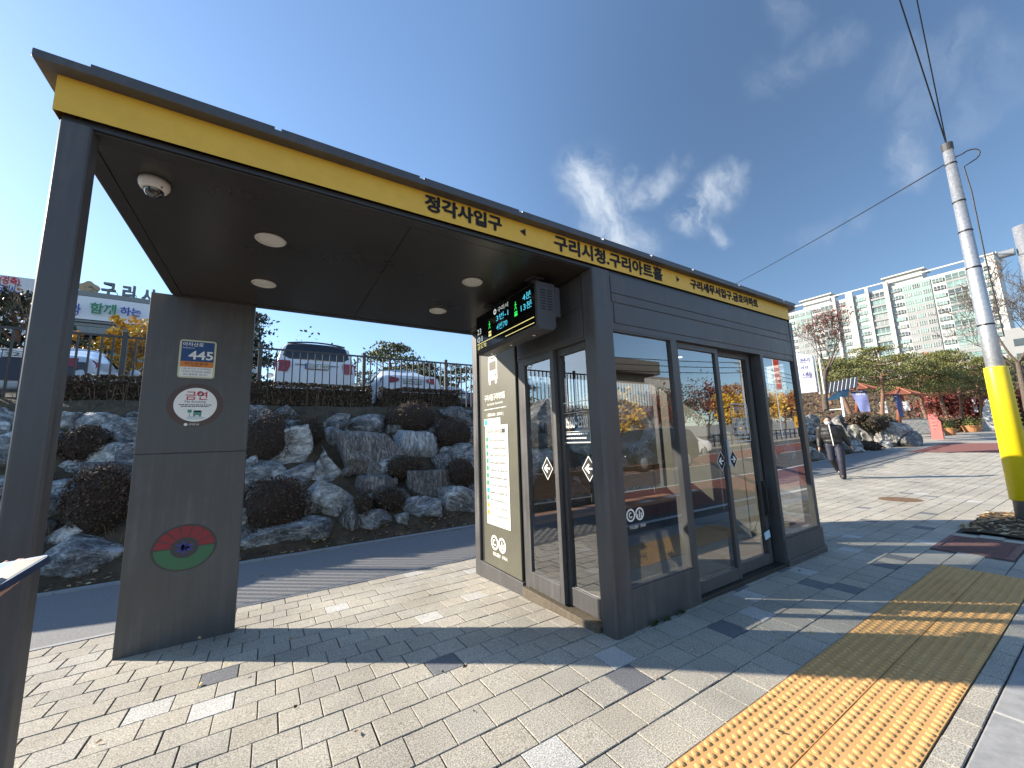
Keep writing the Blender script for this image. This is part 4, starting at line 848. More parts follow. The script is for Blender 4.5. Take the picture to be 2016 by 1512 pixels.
# ------------------------------------------------------------------ cars (local: rear at y=0, nose at +y)
CGL = mat('dark car glass', (.012, .014, .017), .06, var=0, coat=.6); PLW = flat('white plate', (.7, .7, .66)); CHR = mat('chrome trim', (.6, .6, .6), .15, metal=.9, var=0)
BLKP = flat('black plastic', (.012, .012, .013), .5)
def car(name, label, loc, rz, st, body, plate, lights, rg, kind, group=None, rear_shade=None, plc=None):
    t = thing(name, label, 'car', (0, 0, 0), group)
    def ring(s):
        y, w, zb_, zl, wr, zr = s; h = zr - zl
        half = [(0, zb_), (w * .86, zb_), (w * .985, zb_ + .12), (w, (zb_ + zl) / 2 + .05), (w * .975, zl), (wr + (w * .975 - wr) * .35, zl + h * .62), (wr, zr - h * .14), (wr * .80, zr - h * .02), (0, zr)]
        return [V((x, y, z)) for x, z in half] + [V((-x, y, z)) for x, z in half[-2:0:-1]]
    rows = [ring(s) for s in st]
    b = MB(); b.grid(rows, closed=True); b.face(rows[0]); b.face(rows[-1][::-1]); bo = b.build('body', body, t, smooth=True, sub=2)
    b = MB()                                      # side windows
    i0, i1 = rg['side']
    for s in (1, -1):
        r = []
        for k in range(i0, i1 + 1):
            y, w, zb_, zl, wr, zr = st[k]; h = zr - zl; xo = w * .975
            r.append([V((s * (xo - .0 + (wr - xo) * f + .004 + (.02 if 0 < f < 1 else .012)), y, zl + h * (.06 + .78 * f))) for f in (.06, .5, .95)])
        b.grid(r)
    b.build('side_window', CGL, t, smooth=True)
    b = MB(); (ya, za, wa), (yb_, zb2, wb) = rg['rear']; r = []
    for f in (0, .25, .5, .75, 1): 
        y = ya + (yb_ - ya) * f - .02 - .03 * math.sin(f * 3.14); z = za + (zb2 - za) * f; w = wa + (wb - wa) * f
        r.append([V((w * k, y + .06 * k * k, z - .03 * k * k)) for k in (-1, -.8, -.4, 0, .4, .8, 1)])
    b.grid(r); b.build('rear_window', CGL, t, smooth=True)
    b = MB(); (ya, za, wa), (yb_, zb2, wb) = rg['front']
    b.grid([[V((w * k, y - .05 * k * k, z)) for k in (-1, -.5, 0, .5, 1)] for y, z, w in ((ya, za, wa), ((ya + yb_) / 2 + .06, (za + zb2) / 2 + .015, (wa + wb) / 2), (yb_, zb2, wb))]); b.build('windscreen', CGL, t, smooth=True)
    for s in (-1, 1):
        b = MB(); b.grid([[V((s * x, y, z)) for x, y, z in row] for row in lights]); lo = b.build('tail_light', TAIL, t, smooth=True)
        b = MB(); y = st[len(st) - 6][0]; w = st[len(st) - 6][1]; zl = st[len(st) - 6][3]; b.ball((s * (w + .10), y, zl + .06), (.11, .06, .085)); b.build('mirror', body, t, smooth=True)
        for yy in rg['wheels']:
            b = MB(); ww = st[3][1]; b.lathe([(.0, 0), (.2, 0), (.33, .02), (.34, .05), (.34, .17), (.33, .2), (0, .2)], (s * (ww - .1) - .1, yy, .34), 24, axis='x'); wh = b.build('wheel', TYRE, t, smooth=True)
            b = MB(); xx = s * (ww + .005); b.lathe([(.0, .015 * s), (.21, 0), (.22, -.01 * s)], (xx, yy, .34), 20, axis='x'); b.build('rim', STEEL, wh, smooth=True)
    pz, py, pw = plate[1], plate[2], .26
    b = MB(); b.box(-pw - .012, pw + .012, py - .012, py, pz - .068, pz + .068, 1); b.box(-pw, pw, py - .016, py - .012, pz - .056, pz + .056, 0)
    K = dict(o=(0, py - .018, 0), ux=EXF, uy=EXZ)
    b.text(plate[0], -pw + (.07 if plc else .02), pw - .02, pz - .04, pz + .042, m=1, bold=.01, **K)
    if plc: b.rect2(-pw, -pw + .05, pz - .056, pz + .056, m=2, **K)
    b.build('number_plate', [PLW, BLKP, flat('plate blue', (.02, .1, .4))], t)
    b = MB(); w = st[0][1]; b.box(-w * .9, w * .9, rg['by'] - .01, rg['by'] + .05, rg['bz'], rg['bz'] + .035); b.build('bumper_trim', BLKP, t, bevel=.006)
    if rear_shade:
        b = MB(); x0, y0, z0, z1, w = rear_shade; b.grid([[V((w * k, y0 + .05 * k * k, z)) for k in (-1, -.5, 0, .5, 1)] for z in (z0, z1)]); b.build('boot_shade', mat('navy boot shade colour', (.02, .028, .06), .3, var=0), t)  # shade on the car's rear, put in as a navy sheet
    if kind == 'suv':
        b = MB(); z, y, w = rg['spoil']; b.grid([[V((w * k, yy + .06 * k * k, zz - .05 * k * k)) for k in (-1, -.7, -.35, 0, .35, .7, 1)] for yy, zz in ((y - .05, z - .03), (y - .06, z + .01), (y + .08, z + .03), (y + .2, z + .035))]); b.build('spoiler', BLKP, t, smooth=True)
        b = MB(); b.box(-.5, .5, rg['by'] - .012, rg['by'], rg['bz'] + .5, rg['bz'] + .515); b.build('tailgate_seam', BLKP, t)
    else:
        b = MB(); b.lathe([(0, -.008), (.05, -.008), (.05, 0)], (0, plate[2] - .0, plate[1] + .2), 20, axis='y'); b.build('badge', CHR, t)
        b = MB(); b.box(-.32, .32, plate[2] - .02, plate[2] + .01, plate[1] + .085, plate[1] + .1); b.build('chrome_strip', CHR, t)
    t.location = loc; t.rotation_euler = (0, 0, rz); t.scale = (1.07,) * 3; return t
# station: y, half width, z bottom, z belt, half roof width, z roof
suv = [(-.02, .80, .45, .72, .70, .80), (0, .92, .36, .95, .82, 1.06), (.05, .935, .33, 1.08, .84, 1.22), (.18, .94, .3, 1.10, .79, 1.62), (.34, .945, .28, 1.10, .75, 1.74), (1.2, .95, .25, 1.08, .69, 1.77), (2.3, .95, .25, 1.05, .68, 1.76), (2.95, .95, .25, 1.02, .66, 1.68), (3.7, .945, .25, 1.0, .62, 1.08), (4.4, .93, .3, .9, .6, 1.0), (4.72, .85, .35, .75, .5, .8), (4.8, .7, .42, .6, .4, .65)]
GZ = lambda x, y: zg(x, 5) + hbank(x) + .014
suvl = [[(.60, .015, 1.12), (.80, .035, 1.13), (.925, .12, 1.12)], [(.60, -.002, .98), (.80, .01, .99), (.945, .12, 1.0)], [(.66, -.012, .84), (.82, .0, .85), (.945, .10, .86)]]
suvl = [[(x, y - .035, z + .02) for x, y, z in r] for r in suvl]
car('parked_suv', 'white parked SUV with dark rear window behind the fence, plate 222', (.97, 11.65, GZ(.9, 0) + .19), 0, suv, CARW, ('222구 7059', 1.02, -.035), suvl, dict(side=(4, 7), rear=((.03, 1.22, .80), (.16, 1.63, .68)), front=((3.62, 1.1, .7), (3.0, 1.66, .58)), wheels=(.95, 3.85), by=-.02, bz=.55, spoil=(1.71, .24, .68)), 'suv', plc=True)
sed = [(-.02, .72, .4, .62, .6, .70), (0, .84, .32, .84, .70, .93), (.06, .885, .28, .92, .72, 1.02), (.5, .90, .25, .94, .70, 1.06), (.75, .905, .24, .95, .68, 1.12), (1.35, .91, .22, .95, .60, 1.40), (2.1, .91, .22, .94, .59, 1.46), (2.7, .91, .22, .93, .58, 1.42), (3.5, .90, .22, .92, .62, 1.0), (4.2, .88, .27, .84, .6, .9), (4.6, .8, .33, .7, .5, .74), (4.7, .65, .4, .55, .4, .6)]
sedl = [[(.40, -.02, .86), (.62, .0, .905), (.84, .16, .90), (.875, .34, .86)], [(.41, -.035, .80), (.62, -.022, .79), (.83, .10, .79), (.885, .26, .80)], [(.43, -.04, .77), (.62, -.03, .72), (.8, .05, .70), (.875, .18, .74)]]
sedl = [[(x, y - .015, z + .03) for x, y, z in r] for r in sedl]
rs = dict(side=(5, 7), rear=((.78, 1.10, .66), (1.40, 1.40, .54)), front=((3.35, 1.05, .66), (2.75, 1.40, .52)), wheels=(.95, 3.65), by=-.02, bz=.5)
car('parked_sedan', 'white parked saloon with red wedge tail lamps behind the fence, right of the SUV', (3.72, 11.9, GZ(3.4, 0) + .19), 0, sed, CARW, ('69버 6184', .80, -.035), sedl, rs, 'sedan')
SILV = mat('pale silver car paint', (.55, .60, .66), .22, var=0, coat=.6)
car('parked_sedan', 'pale saloon with boot coloured dark for shade at the left picture edge behind the corner post', (-4.22, 11.4, GZ(-3.8, 0) + .10), 0, sed, SILV, ('321다', .93, -.055), sedl, rs, 'sedan', rear_shade=(0, -.055, .45, .86, .80))
car('parked_sedan', 'dark navy saloon parked beyond the white ones, beside the cabin edge', (6.6, 14.6, GZ(5, 0) + .1), 0, sed, mat('navy car paint', (.015, .02, .06), .25, var=0, coat=.5), ('', .80, -.035), sedl, rs, 'sedan')
# ------------------------------------------------------------------ trees
BARK = mat('grey brown bark', (.11, .085, .065), .9, var=.35, scale=18, bump=.6, bscale=40); BARKR = mat('reddish pine bark', (.20, .115, .075), .9, var=.3, scale=12, bump=.6, bscale=30)
def leafset(name, cols): return [mat('%s leaf %d' % (name, k), c, .6, var=.25, scale=2) for k, c in enumerate(cols)]
LG_ = leafset('ginkgo', [(.62, .37, .03), (.50, .27, .02), (.70, .46, .06)]); LP = leafset('pine', [(.12, .13, .028), (.08, .092, .022), (.18, .175, .05), (.2, .15, .06)]); LR = leafset('maple', [(.17, .028, .022), (.11, .02, .018), (.20, .06, .03)])
LDK = leafset('dark pine', [(.022, .034, .016), (.034, .046, .02), (.055, .062, .026)]); LO = leafset('orange', [(.42, .17, .03), (.30, .11, .025), (.22, .12, .05)])
def limbs(b, p, d, l, r, depth, tips, spread=.55, n=3, q=rnd, up=.12, m=0, mn=.004):
    d = d.normalized(); path = [p]; c = p.copy(); dd = d.copy(); k = 4
    for i in range(k):
        dd = (dd + V((q.gauss(0, .12), q.gauss(0, .12), q.gauss(0, .08) + up * .3))).normalized(); c = c + dd * l / k; path.append(c.copy())
    rr = [r * (1 - .45 * i / k) for i in range(k + 1)]
    b.tube(path, rr, 7 if r > .05 else (5 if r > .02 else 3), m, False)
    if depth == 0: tips.append((c, dd)); return
    for i in range(n):
        j = q.choice((2, 3, 4, 4)); o = dd.orthogonal().normalized(); o = Matrix.Rotation(6.283 * (i + q.random()) / n, 3, dd) @ o
        limbs(b, path[j], dd + o * spread * q.uniform(.7, 1.5) + V((0, 0, up)), l * q.uniform(.58, .8), max(mn, rr[j] * .66), depth - 1, tips, spread, n, q, up, m, mn)
def broad(name, label, cat, loc, h, cr_, mats, n, group, size=(.10, .22), trunk=.14, seed=1, bark=None, depth=3, frac=.35):
    q = random.Random(seed); t = thing(name, label, cat, loc, group); b = MB(); tips = []
    limbs(b, V(loc), V((0, 0, 1)), h * frac, trunk, depth, tips, .6, 4, q, .15, mn=.012)
    b.build('trunk', bark or BARK, t, smooth=True)
    b = MB(); c0 = V(loc) + V((0, 0, h * .62)); cl = []
    for k in range(26):
        v = V((q.gauss(0, 1), q.gauss(0, 1), q.gauss(0, 1))).normalized(); cl.append((c0 + V((v.x * cr_, v.y * cr_, v.z * h * .36)) * q.uniform(.35, .95), cr_ * q.uniform(.22, .42)))
    for tp, _ in tips:
        cl.append((tp, cr_ * q.uniform(.16, .26)))
    for _ in range(n):
        c, r = q.choice(cl); v = V((q.gauss(0, 1), q.gauss(0, 1), q.gauss(0, .8))).normalized() * r * q.random() ** .4; s = q.uniform(*size)
        d = V((q.gauss(0, 1), q.gauss(0, 1), q.gauss(0, 1))).normalized(); e = d.orthogonal().normalized(); f = d.cross(e); p = c + v
        b.face([p - e * s, p + f * s * .6, p + e * s, p - f * s * .6], q.randrange(len(mats)))
    b.build('crown', mats, t); return t
def pine(label, loc, h, cr_, seed, lean=0., group='park pines', mats=LP, pads=26, dens=95, trunkr=.16, lo=.45, ns=1.):
    q = random.Random(seed); t = thing('pine_tree', label, 'pine tree', loc, group); b = MB(); path = []; p = V(loc) - V((0, 0, .3)); a = q.uniform(0, 6.28)
    for k in range(9):
        f = k / 8; path.append(V(loc) + V((lean * f * h * .5 + .25 * math.sin(f * 5 + a), .2 * math.cos(f * 4 + a), -.3 + f * h * .93)))
    b.tube(path, [trunkr * (1 - .75 * k / 8) for k in range(9)], 8, 0, False); pd = []
    for k in range(pads):
        f = lo + (1 - lo) * (k + q.random()) / pads; i = min(7, int(f * 8)); base = path[i].lerp(path[i + 1], f * 8 - i); an = q.uniform(0, 6.28)
        rr = cr_ * (1.05 - .75 * ((f - lo) / (1 - lo)) ** 1.5) * q.uniform(.45, 1.); tip = base + V((math.cos(an) * rr, math.sin(an) * rr, q.uniform(.0, .35) + rr * .08))
        b.tube([base, base.lerp(tip, .5) + V((0, 0, -.08 * rr)), tip], [trunkr * .3, trunkr * .2, .02], 5, 0, False); pd.append((tip, cr_ * q.uniform(.26, .45)))
    pd.append((path[-1], cr_ * .3)); b.build('trunk', BARKR, t, smooth=True); b = MB()
    for c, r in pd:
        for _ in range(dens):
            v = V((q.gauss(0, .5), q.gauss(0, .5), 0)) * r; zz = (.30 - .35 * (v.length / r) ** 2) * r * .6 + q.gauss(0, .07) * r
            o = c + v + V((0, 0, zz)); d = V((q.gauss(0, .6), q.gauss(0, .6), q.uniform(.2, 1))).normalized(); s = q.uniform(.14, .3) * (.45 + .12 * cr_) * ns; w = d.cross(V((q.gauss(0, 1), q.gauss(0, 1), q.gauss(0, 1)))).normalized() * s * .17
            b.face([o - w, o + d * s * .5 - w * 1.3, o + d * s, o + d * s * .5 + w * 1.3, o + w], q.choices(range(len(mats)), (4, 3, 2, .6)[:len(mats)])[0])
    b.build('crown', mats, t); return t
def bare(label, loc, h, seed, lv=0, mats=None, depth=6, trunk=.16, spread=.42, n=3, group=None, up=.16, mn=.006, frac=.3):
    q = random.Random(seed); t = thing('bare_tree', label, 'bare tree', loc, group); b = MB(); tips = []
    limbs(b, V(loc), V((0, 0, 1)), h * frac, trunk, depth, tips, spread, n, q, up, mn=mn); b.build('trunk', BARK, t, smooth=True)
    if lv:
        b = MB()
        for _ in range(lv):
            p = q.choice(tips)[0] + V((q.gauss(0, .12), q.gauss(0, .12), q.gauss(0, .12))); s = q.uniform(.03, .07); e = V((q.gauss(0, 1), q.gauss(0, 1), q.gauss(0, 1))).normalized(); f = e.orthogonal().normalized(); b.face([p - e * s, p + f * s * .6, p + e * s, p - f * s * .6], q.randrange(len(mats)))
        b.build('leaves', mats, t)
    return t
UP = 2.3
def upt(u, y): p = AY(u, 780, y); return (p.x, y, UP)
GB = 'trees beyond the car park'
pine('dark dense pine at the right edge of the pillar behind the white SUV', upt(470, 22), 6.0, 1.9, 21, group=GB, mats=LDK, pads=40, dens=150, lo=.15)
pine('tall dark pine half hidden behind the pillar', upt(440, 20), 6.2, 2.0, 28, group=GB, mats=LDK, pads=38, dens=150, lo=.15)
pine('round bushy pine above the gap between the two white cars', upt(770, 24), 5.6, 2.5, 23, group=GB, mats=LP, pads=40, dens=130, lo=.2)
pine('second bushy pine behind the white saloon roof', upt(832, 25), 4.7, 2.2, 24, group=GB, mats=LDK, pads=34, dens=130, lo=.2)
pine('airy pine behind the fence beside the cabin edge', upt(905, 21), 3.9, 1.7, 25, group=GB, mats=LP, pads=24, dens=90, lo=.2)
pine('pine seen through the cabin glass', upt(1010, 23), 4.2, 2.0, 26, group=GB, mats=LDK, pads=24, dens=90, lo=.2)
broad('sparse_tree', 'thin sparse tree top above the white SUV roof', 'tree', upt(612, 26), 6.3, 1.3, LP, 420, GB, (.08, .16), .06, 31)
broad('sparse_tree', 'small thin leafy shoot right of the SUV roof', 'tree', upt(665, 24), 4.9, .7, LP, 150, GB, (.07, .13), .04, 32)
bare('bare twiggy sapling between the two white cars', upt(705, 24), 5.8, 33, depth=4, trunk=.05, group=GB)
broad('ginkgo_tree', 'bright yellow ginkgo tree left of the pillar', 'ginkgo tree', upt(282, 20), 4.7, .95, LG_, 3000, None, (.06, .12), .07, 34)
broad('maple_bush', 'red maple bush behind the pale saloon left of the pillar', 'maple', upt(265, 17), 1.7, .9, LR, 1500, None, (.04, .09), .04, 35, depth=2)
bare('bare tree with wiry branches above the pale saloon', upt(225, 18), 3.6, 36, depth=5, trunk=.06, group=GB)
pine('dark pine at the left picture edge below the banner', upt(-15, 17), 4.2, 1.5, 37, group=GB, mats=LDK, pads=30, dens=130, lo=.1)
broad('autumn_tree', 'orange brown tree under the banner at the left edge', 'tree', upt(40, 19), 2.6, 1.0, LO, 900, GB, (.06, .12), .07, 38)
bare('bare bush in front of the left banner', upt(25, 16), 4.3, 39, lv=110, mats=LO, depth=5, trunk=.06, group=GB)
# ------------------------------------------------------------------ city hall and banner
BW = mat('beige city hall cladding', (.42, .38, .33), .8, var=.06, scale=1.2); BSO = mat('dark soffit', (.03, .034, .036), .7); TEAL = glassmat('teal office glass', (.25, .4, .42), .15, .5)
TEALS = mat('teal tinted office glass', (.10, .24, .26), .12, var=.2, scale=.5); GREYM = mat('weathered grey letter metal', (.16, .165, .16), .6)
y0 = 45.
t = thing('city_hall', 'beige city hall building with white slogan band and roof letters', 'building', (-12, 48, UP))
def arc(z0, z1, off, x0=-24., x1=-4.):
    rows = []
    for z in (z0, z1): rows.append([(x0 + (x1 - x0) * k / 24, y0 - off + 1.4 * ((k / 24 - .5) * 2) ** 2, z) for k in range(25)])
    return rows
b = MB(); b.grid(arc(UP, 8.7, 0)); b.box(-24, -4, y0 + 3, y0 + 14, UP, 14.3); b.build('wall', BW, t)
b = MB()
for z0, z1, off in ((14.35, 14.75, .75), (12.15, 12.3, .7), (11.85, 12.1, .5), (11.2, 11.75, .8)): b.grid(arc(z0, z1, off)); b.grid([arc(z0, z0, off)[0], arc(z0, z0, -3)[0]]); b.grid([arc(z1, z1, off)[0], arc(z1, z1, -3)[0]])
b.build('cornice', mat('grey band', (.22, .23, .23), .7), t)
b = MB(); b.grid([arc(11.2, 11.2, .6)[0], arc(11.2, 11.2, -4)[0]]); b.grid(arc(9.9, 11.2, -.6)); b.build('soffit', BSO, t)
b = MB(); b.grid(arc(8.7, 9.9, -.4)); ww = b.build('window', TEALS, t)
b = MB()
for k in range(16):
    x = -23 + k * 1.2; yy = y0 + .36 + 1.4 * (((x + 24) / 20 - .5) * 2) ** 2; b.box(x - .05, x + .05, yy - .05, yy + .05, 8.7, 9.9)
b.build('mullion', BSO, ww)
def wrapx(u): return AY(u, 600, y0).x
bf = MB(); bf.grid(arc(12.35, 14.3, .8)); band = bf.build('slogan_band', mat('white banner cloth', (.72, .73, .76), .8, var=.03), t)
b = MB(); K = dict(o=(0, y0 - 1.1, 0), ux=V((1, 0.0, 0)), uy=EXZ)
def bt(s, u0, u1, v0, v1, m): a, c = AY(u0, v1, y0 - 1), AY(u1, v0, y0 - 1); b.text(s, a.x, c.x, (a.z + AY(u1, v1, y0 - 1).z) / 2, (AY(u0, v0, y0 - 1).z + c.z) / 2, m=m, bold=.03, **K)
bt('와', 139, 161, 598, 620, 1); bt('함께', 176, 231, 598, 620, 0); bt('하는', 236, 280, 606, 623, 1); b.build('slogan_lettering', [TG, TB], band)
for s, u0, u1, v0, v1 in (('구', 197, 229, 558, 584), ('리', 239, 267, 563, 588), ('시', 277, 305, 570, 594)):
    b = MB(); a, c = AY(u0, v1, y0), AY(u1, v0, y0)
    for o_ in (0, .06, .12, .2): b.text(s, a.x, c.x, a.z, c.z, (0, y0 + o_, 0), EXF, EXZ, 0, 0, .03)
    for f in (.25, .75): b.box(a.x + (c.x - a.x) * f - .03, a.x + (c.x - a.x) * f + .03, y0 + .05, y0 + .1, 14.7, a.z + .2)
    b.build('roof_letter', GREYM, t)
b = MB(); a = AY(174, 568, y0); EMB = mat('faded gold emblem', (.36, .27, .16), .6, var=.15, scale=3)
b.prism([(a.x + .62 * (1 + .10 * math.cos(5 * w)) * math.sin(w), a.z + .62 * (1 + .10 * math.cos(5 * w)) * math.cos(w)) for w in [6.283 * k / 40 for k in range(40)]], 0, .2, fn=lambda x, y, z: (x, y0 + z, y)); b.lathe([(.3, -.03), (.26, -.05), (.22, -.03)], (a.x, y0, a.z), 24, axis='y'); b.box(a.x - .4, a.x - .34, y0 + .1, y0 + .16, 14.7, a.z); b.box(a.x + .34, a.x + .4, y0 + .1, y0 + .16, 14.7, a.z)
b.build('emblem', EMB, t)
b = MB()
for u in (195, 235, 272): p = AY(u, 580, y0); b.tube([(p.x, y0 - .4, 14.7), (p.x, y0 - .5, 14.95), (p.x - .2, y0 - 1.1, 15.05)], .03, 5); b.ball((p.x - .25, y0 - 1.15, 15.03), (.16, .12, .06))
b.build('flood_lamp', GREYM, t)
t = thing('office_tower', 'pale tiled corner of a tall building beside the pillar', 'building', (0, 40, UP))
b = MB(); a, c = AY(440, 620, 40), AY(510, 620, 40); b.box(a.x, c.x, 40, 52, UP, 13.0)
for k in range(14): b.box(a.x - .02, c.x + .02, 39.97, 40.0, UP + 1 + k * .75, UP + 1.04 + k * .75)
b.build('wall', mat('pale tile', (.45, .46, .47), .6, var=.04), t)
t = thing('banner_board', 'large hanging congratulation banner with red and blue Korean lines at the left edge', 'banner', (-10.5, 24, UP))
yb = 24.; b = MB(); a = AY(-60, 536, yb); c = AY(65, 694, yb); b.box(a.x, c.x, yb, yb + .1, c.z, AY(65, 549, yb).z); b.build('sheet', mat('white banner sheet', (.62, .63, .64), .8, var=.06), t)
b = MB(); K = dict(o=(0, yb - .02, 0), ux=EXF, uy=EXZ)
def bt2(s, u0, u1, v0, v1, m): a, c = AY(u0, v1, yb), AY(u1, v0, yb); b.text(s, a.x, c.x, a.z, c.z, m=m, bold=.03, **K)
bt2('(경축)', -3, 41, 547, 561, 0); bt2('구리시', -2, 31, 563, 573, 1); bt2('중 국회의원', -6, 54, 576, 586, 1); bt2('행정안전부', -28, 47, 586, 598, 0); bt2('장관', -34, 4, 599, 609, 0); bt2('취임', 12, 41, 599, 610, 2)
b.build('lettering', [TR, TB, TG], t)
b = MB(); b.box(c.x - .0, c.x + .12, yb - .02, yb + .12, UP, AY(65, 548, yb).z + .1); b.box(a.x - .1, a.x, yb - .02, yb + .12, UP, AY(65, 548, yb).z + .1); b.build('frame_post', STEEL, t)
# ------------------------------------------------------------------ apartment block on the right
D = 200.; k_ = D / 120.
t = thing('apartment_block', 'long white apartment block with green tinted window bays on the hill', 'apartment building', (D, 50, 0))
AW = mat('white apartment paint', (.46, .46, .44), .85, var=.05, scale=.3); AG = mat('sage green apartment paint', (.25, .34, .31), .85, var=.06, scale=.3); AGR = mat('light grey apartment paint', (.27, .275, .27), .85, var=.05, scale=.3)
yR, yL, zt = 17.0, 90., 57.5
FH = 2.85; NF = 19
b = MB(); b.box(D + 1., D + 13, yR, yL, 4, zt - 2.2); b.build('body', AW, t)
b = MB(); b.box(D + .4, D + .9, yR - .3, yL, zt - .2, zt + .3); b.box(D + .4, D + 13, yR - .6, yR, zt - .2, zt + .3); b.box(D + .8, D + 13, yR + .1, yR + 2.2, zt - 2.2, zt - .2)
for y in (yR + 22, yR + 50, yR + 66): b.box(D + 2, D + 9, y - 5, y + 5, zt - 2.2, zt + 1.6); b.box(D + 1.0, D + 9.5, y - 6, y + 6, zt + 1.6, zt + 2.1)
b.build('roof_frame', AW, t)
bays = []; y = yR + 1.2; pat = [('w', 4.2), ('f', 1.0), ('g', 5.2), ('w', 3.6), ('G', 7.4), ('w', 3.6), ('f', 1.2), ('g', 4.6), ('f', 1.0), ('w', 4.0), ('f', 2.2), ('w', 3.6), ('f', 1.0), ('g', 4.6), ('w', 3.6), ('G', 6.5), ('w', 3.6), ('f', 1.0), ('g', 4.6), ('w', 3.6)]
bf = MB(); MBG, MBR = [], []; wins = []
for kd, w in pat:
    if kd == 'f': bf.box(D - .2, D + 1., y, y + w, 4, zt - .2)
    else:
        for f in range(NF):
            z = zt - 3.0 - (f + 1) * FH
            if z < 5: continue
            if kd == 'w': wins.append((y + .5, y + w - .5, z + .85, z + 2.25, f))
            elif kd == 'g':
                (MBG if f > 1 and f % 3 == 2 else MBR).append(MB().box(D + .2, D + 1., y + .1, y + w - .1, z - .25, z + .55)); wins.append((y + .2, y + w - .2, z + .6, z + 2.5 if f > 0 else z + 2.55, f))
            else:
                (MBG if f < 3 else MBR).append(MB().box(D + .7, D + 1., y, y + w, z, z + FH - .02))
                for q_ in range(3): wins.append((y + .4 + q_ * w / 3, y + (q_ + 1) * w / 3 - .3, z + .7, z + 2.1, f))
        bf.box(D + .85, D + 1., y, y + w, zt - 2.6, zt - 2.2)
    y += w
bf.build('fin', AW, t)
for q_ in MBG: q_.build('green_panel', AG, t)
for q_ in MBR: q_.build('grey_panel', AGR, t)
AGL = [mat('apartment glass %d' % k, c, .15, var=.3, scale=.4) for k, c in enumerate([(.10, .15, .145), (.17, .27, .25), (.06, .075, .08), (.24, .26, .25)])]
wins.sort(key=lambda w: (w[4], w[0])); rest = MB()
for k, (a, c, z0, z1, f) in enumerate(wins):
    m = MB() if k < 96 else rest; g = rnd.choices(range(4), (4, 3, 2, 2))[0]
    m.box(D + .6 if c - a < 4.3 else D + .15, D + .95, a, c, z0, z1, g)
    x = (D + .6 if c - a < 4.3 else D + .15) - .04
    for q_ in (0, .33, .66, 1): m.box(x - .02, x + .02, a + (c - a) * q_ - .07, a + (c - a) * q_ + .07, z0, z1, 4)
    m.box(x - .02, x + .02, a, c, z0 + (z1 - z0) * .3, z0 + (z1 - z0) * .3 + .1, 4)
    if k < 96: m.build('window', AGL + [AW], t)
tag(rest.build('window', AGL + [AW], t), None, None, kind='stuff')
b = MB(); b.box(D + 1.0, D + 13.02, yR - .02, yR - .0, 4, 26); b.build('grey_end_panel', AGR, t)
t = thing('low_building', 'grey low building corner at the right edge below the apartments', 'building', (170, 8, 3))
b = MB(); b.box(D - 30, D - 12, 2, 16, 3, 27); b.build('wall', AGR, t)
b = MB()
for k in range(5):
    for j in range(3): b.box(D - 30.05, D - 30, 4 + j * 4, 6.4 + j * 4, 6 + k * 4, 8 + k * 4)
b.build('window', AGL[2], t)
# ------------------------------------------------------------------ park on the right
def base(u, v, x):
    p = AX(u, v, x); return V((x, p.y, p.z))
def wt(x): return zg(x, 5)
PINES = [(1668, 806, 34, 702, 2.3, .0), (1742, 815, 40, 670, 2.6, .05), (1828, 833, 44, 700, 2.5, -.05), (1868, 840, 46, 688, 2.4, .1), (1900, 838, 52, 676, 2.7, -.1), (1935, 838, 50, 698, 2.4, .0), (1786, 828, 48, 690, 2.8, .1), (1975, 836, 56, 694, 3.4, 0.), (1705, 820, 46, 700, 2.8, -.1), (1850, 838, 58, 684, 3.6, .0), (1640, 790, 42, 705, 3.2, .0)]
LABP = ['pine tree left of the solar panel behind the rock wall', 'tallest pine above the two tiled shade roofs', 'leaning pine beside the red standing sign', 'pine with the thickest trunk right of the red sign', 'curved trunk pine behind the right planter', 'pine just left of the yellow pole', 'pine between the second shade roof and the red sign', 'pine half hidden behind the yellow pole', 'pine behind the blue banner, low crown', 'pine at the back of the grove below the orange tree', 'pine beside the bare tree at the shelter corner']
for (u, v, x, vt, cr_, ln), lab in zip(PINES, LABP):
    p = base(u, v, x); h = AX(u, vt, x).z - p.z
    pine(lab, (p.x, p.y, p.z), h, cr_, int(u), ln, pads=24, dens=250, trunkr=.15, lo=.46, ns=.7)
p = base(1870, 838, 70); broad('autumn_tree', 'orange crowned tree peeping over the pine grove', 'tree', (p.x, p.y, p.z), AX(1870, 674, 70).z - p.z, 2.4, LO, 1600, None, (.15, .3), .15, 41)
p = AX(1625, 800, 21.); p.z = wt(21) + hbank(21) - .3
bare('bare tree with a few dark red leaves at the shelter corner', tuple(p), AX(1622, 588, 21.).z - p.z, 43, lv=900, mats=LR, depth=6, trunk=.13, spread=.40, group=None, mn=.008, frac=.36)
p = base(2035, 830, 20); bare('bare grey tree reaching in from the right edge behind the yellow pole', (p.x, p.y, p.z), 6.2, 47, depth=6, trunk=.10, spread=.62, mn=.007, frac=.3)
p = base(2050, 830, 26); bare('second bare tree at the right edge, mostly outside the picture', (p.x, p.y, p.z), 7.5, 48, depth=6, trunk=.12, spread=.6, mn=.008, frac=.3)
for u, v, x, s, lab in ((1870, 812, 55, 2.6, 'dark red maple bush behind the pine trunks'), (1895, 815, 60, 2.4, 'red maple bush behind the thick pine trunk'), (1990, 808, 58, 2.6, 'red maple bush at the right edge behind the yellow pole'), (1928, 812, 62, 2.2, 'red maple bush left of the yellow pole')):
    p = base(u, 838, x); broad('maple_bush', lab, 'maple', (p.x, p.y, p.z), s * 1.35, s, LR, 1300, 'red maples behind the pine grove', (.12, .24), .06, int(u), depth=2)
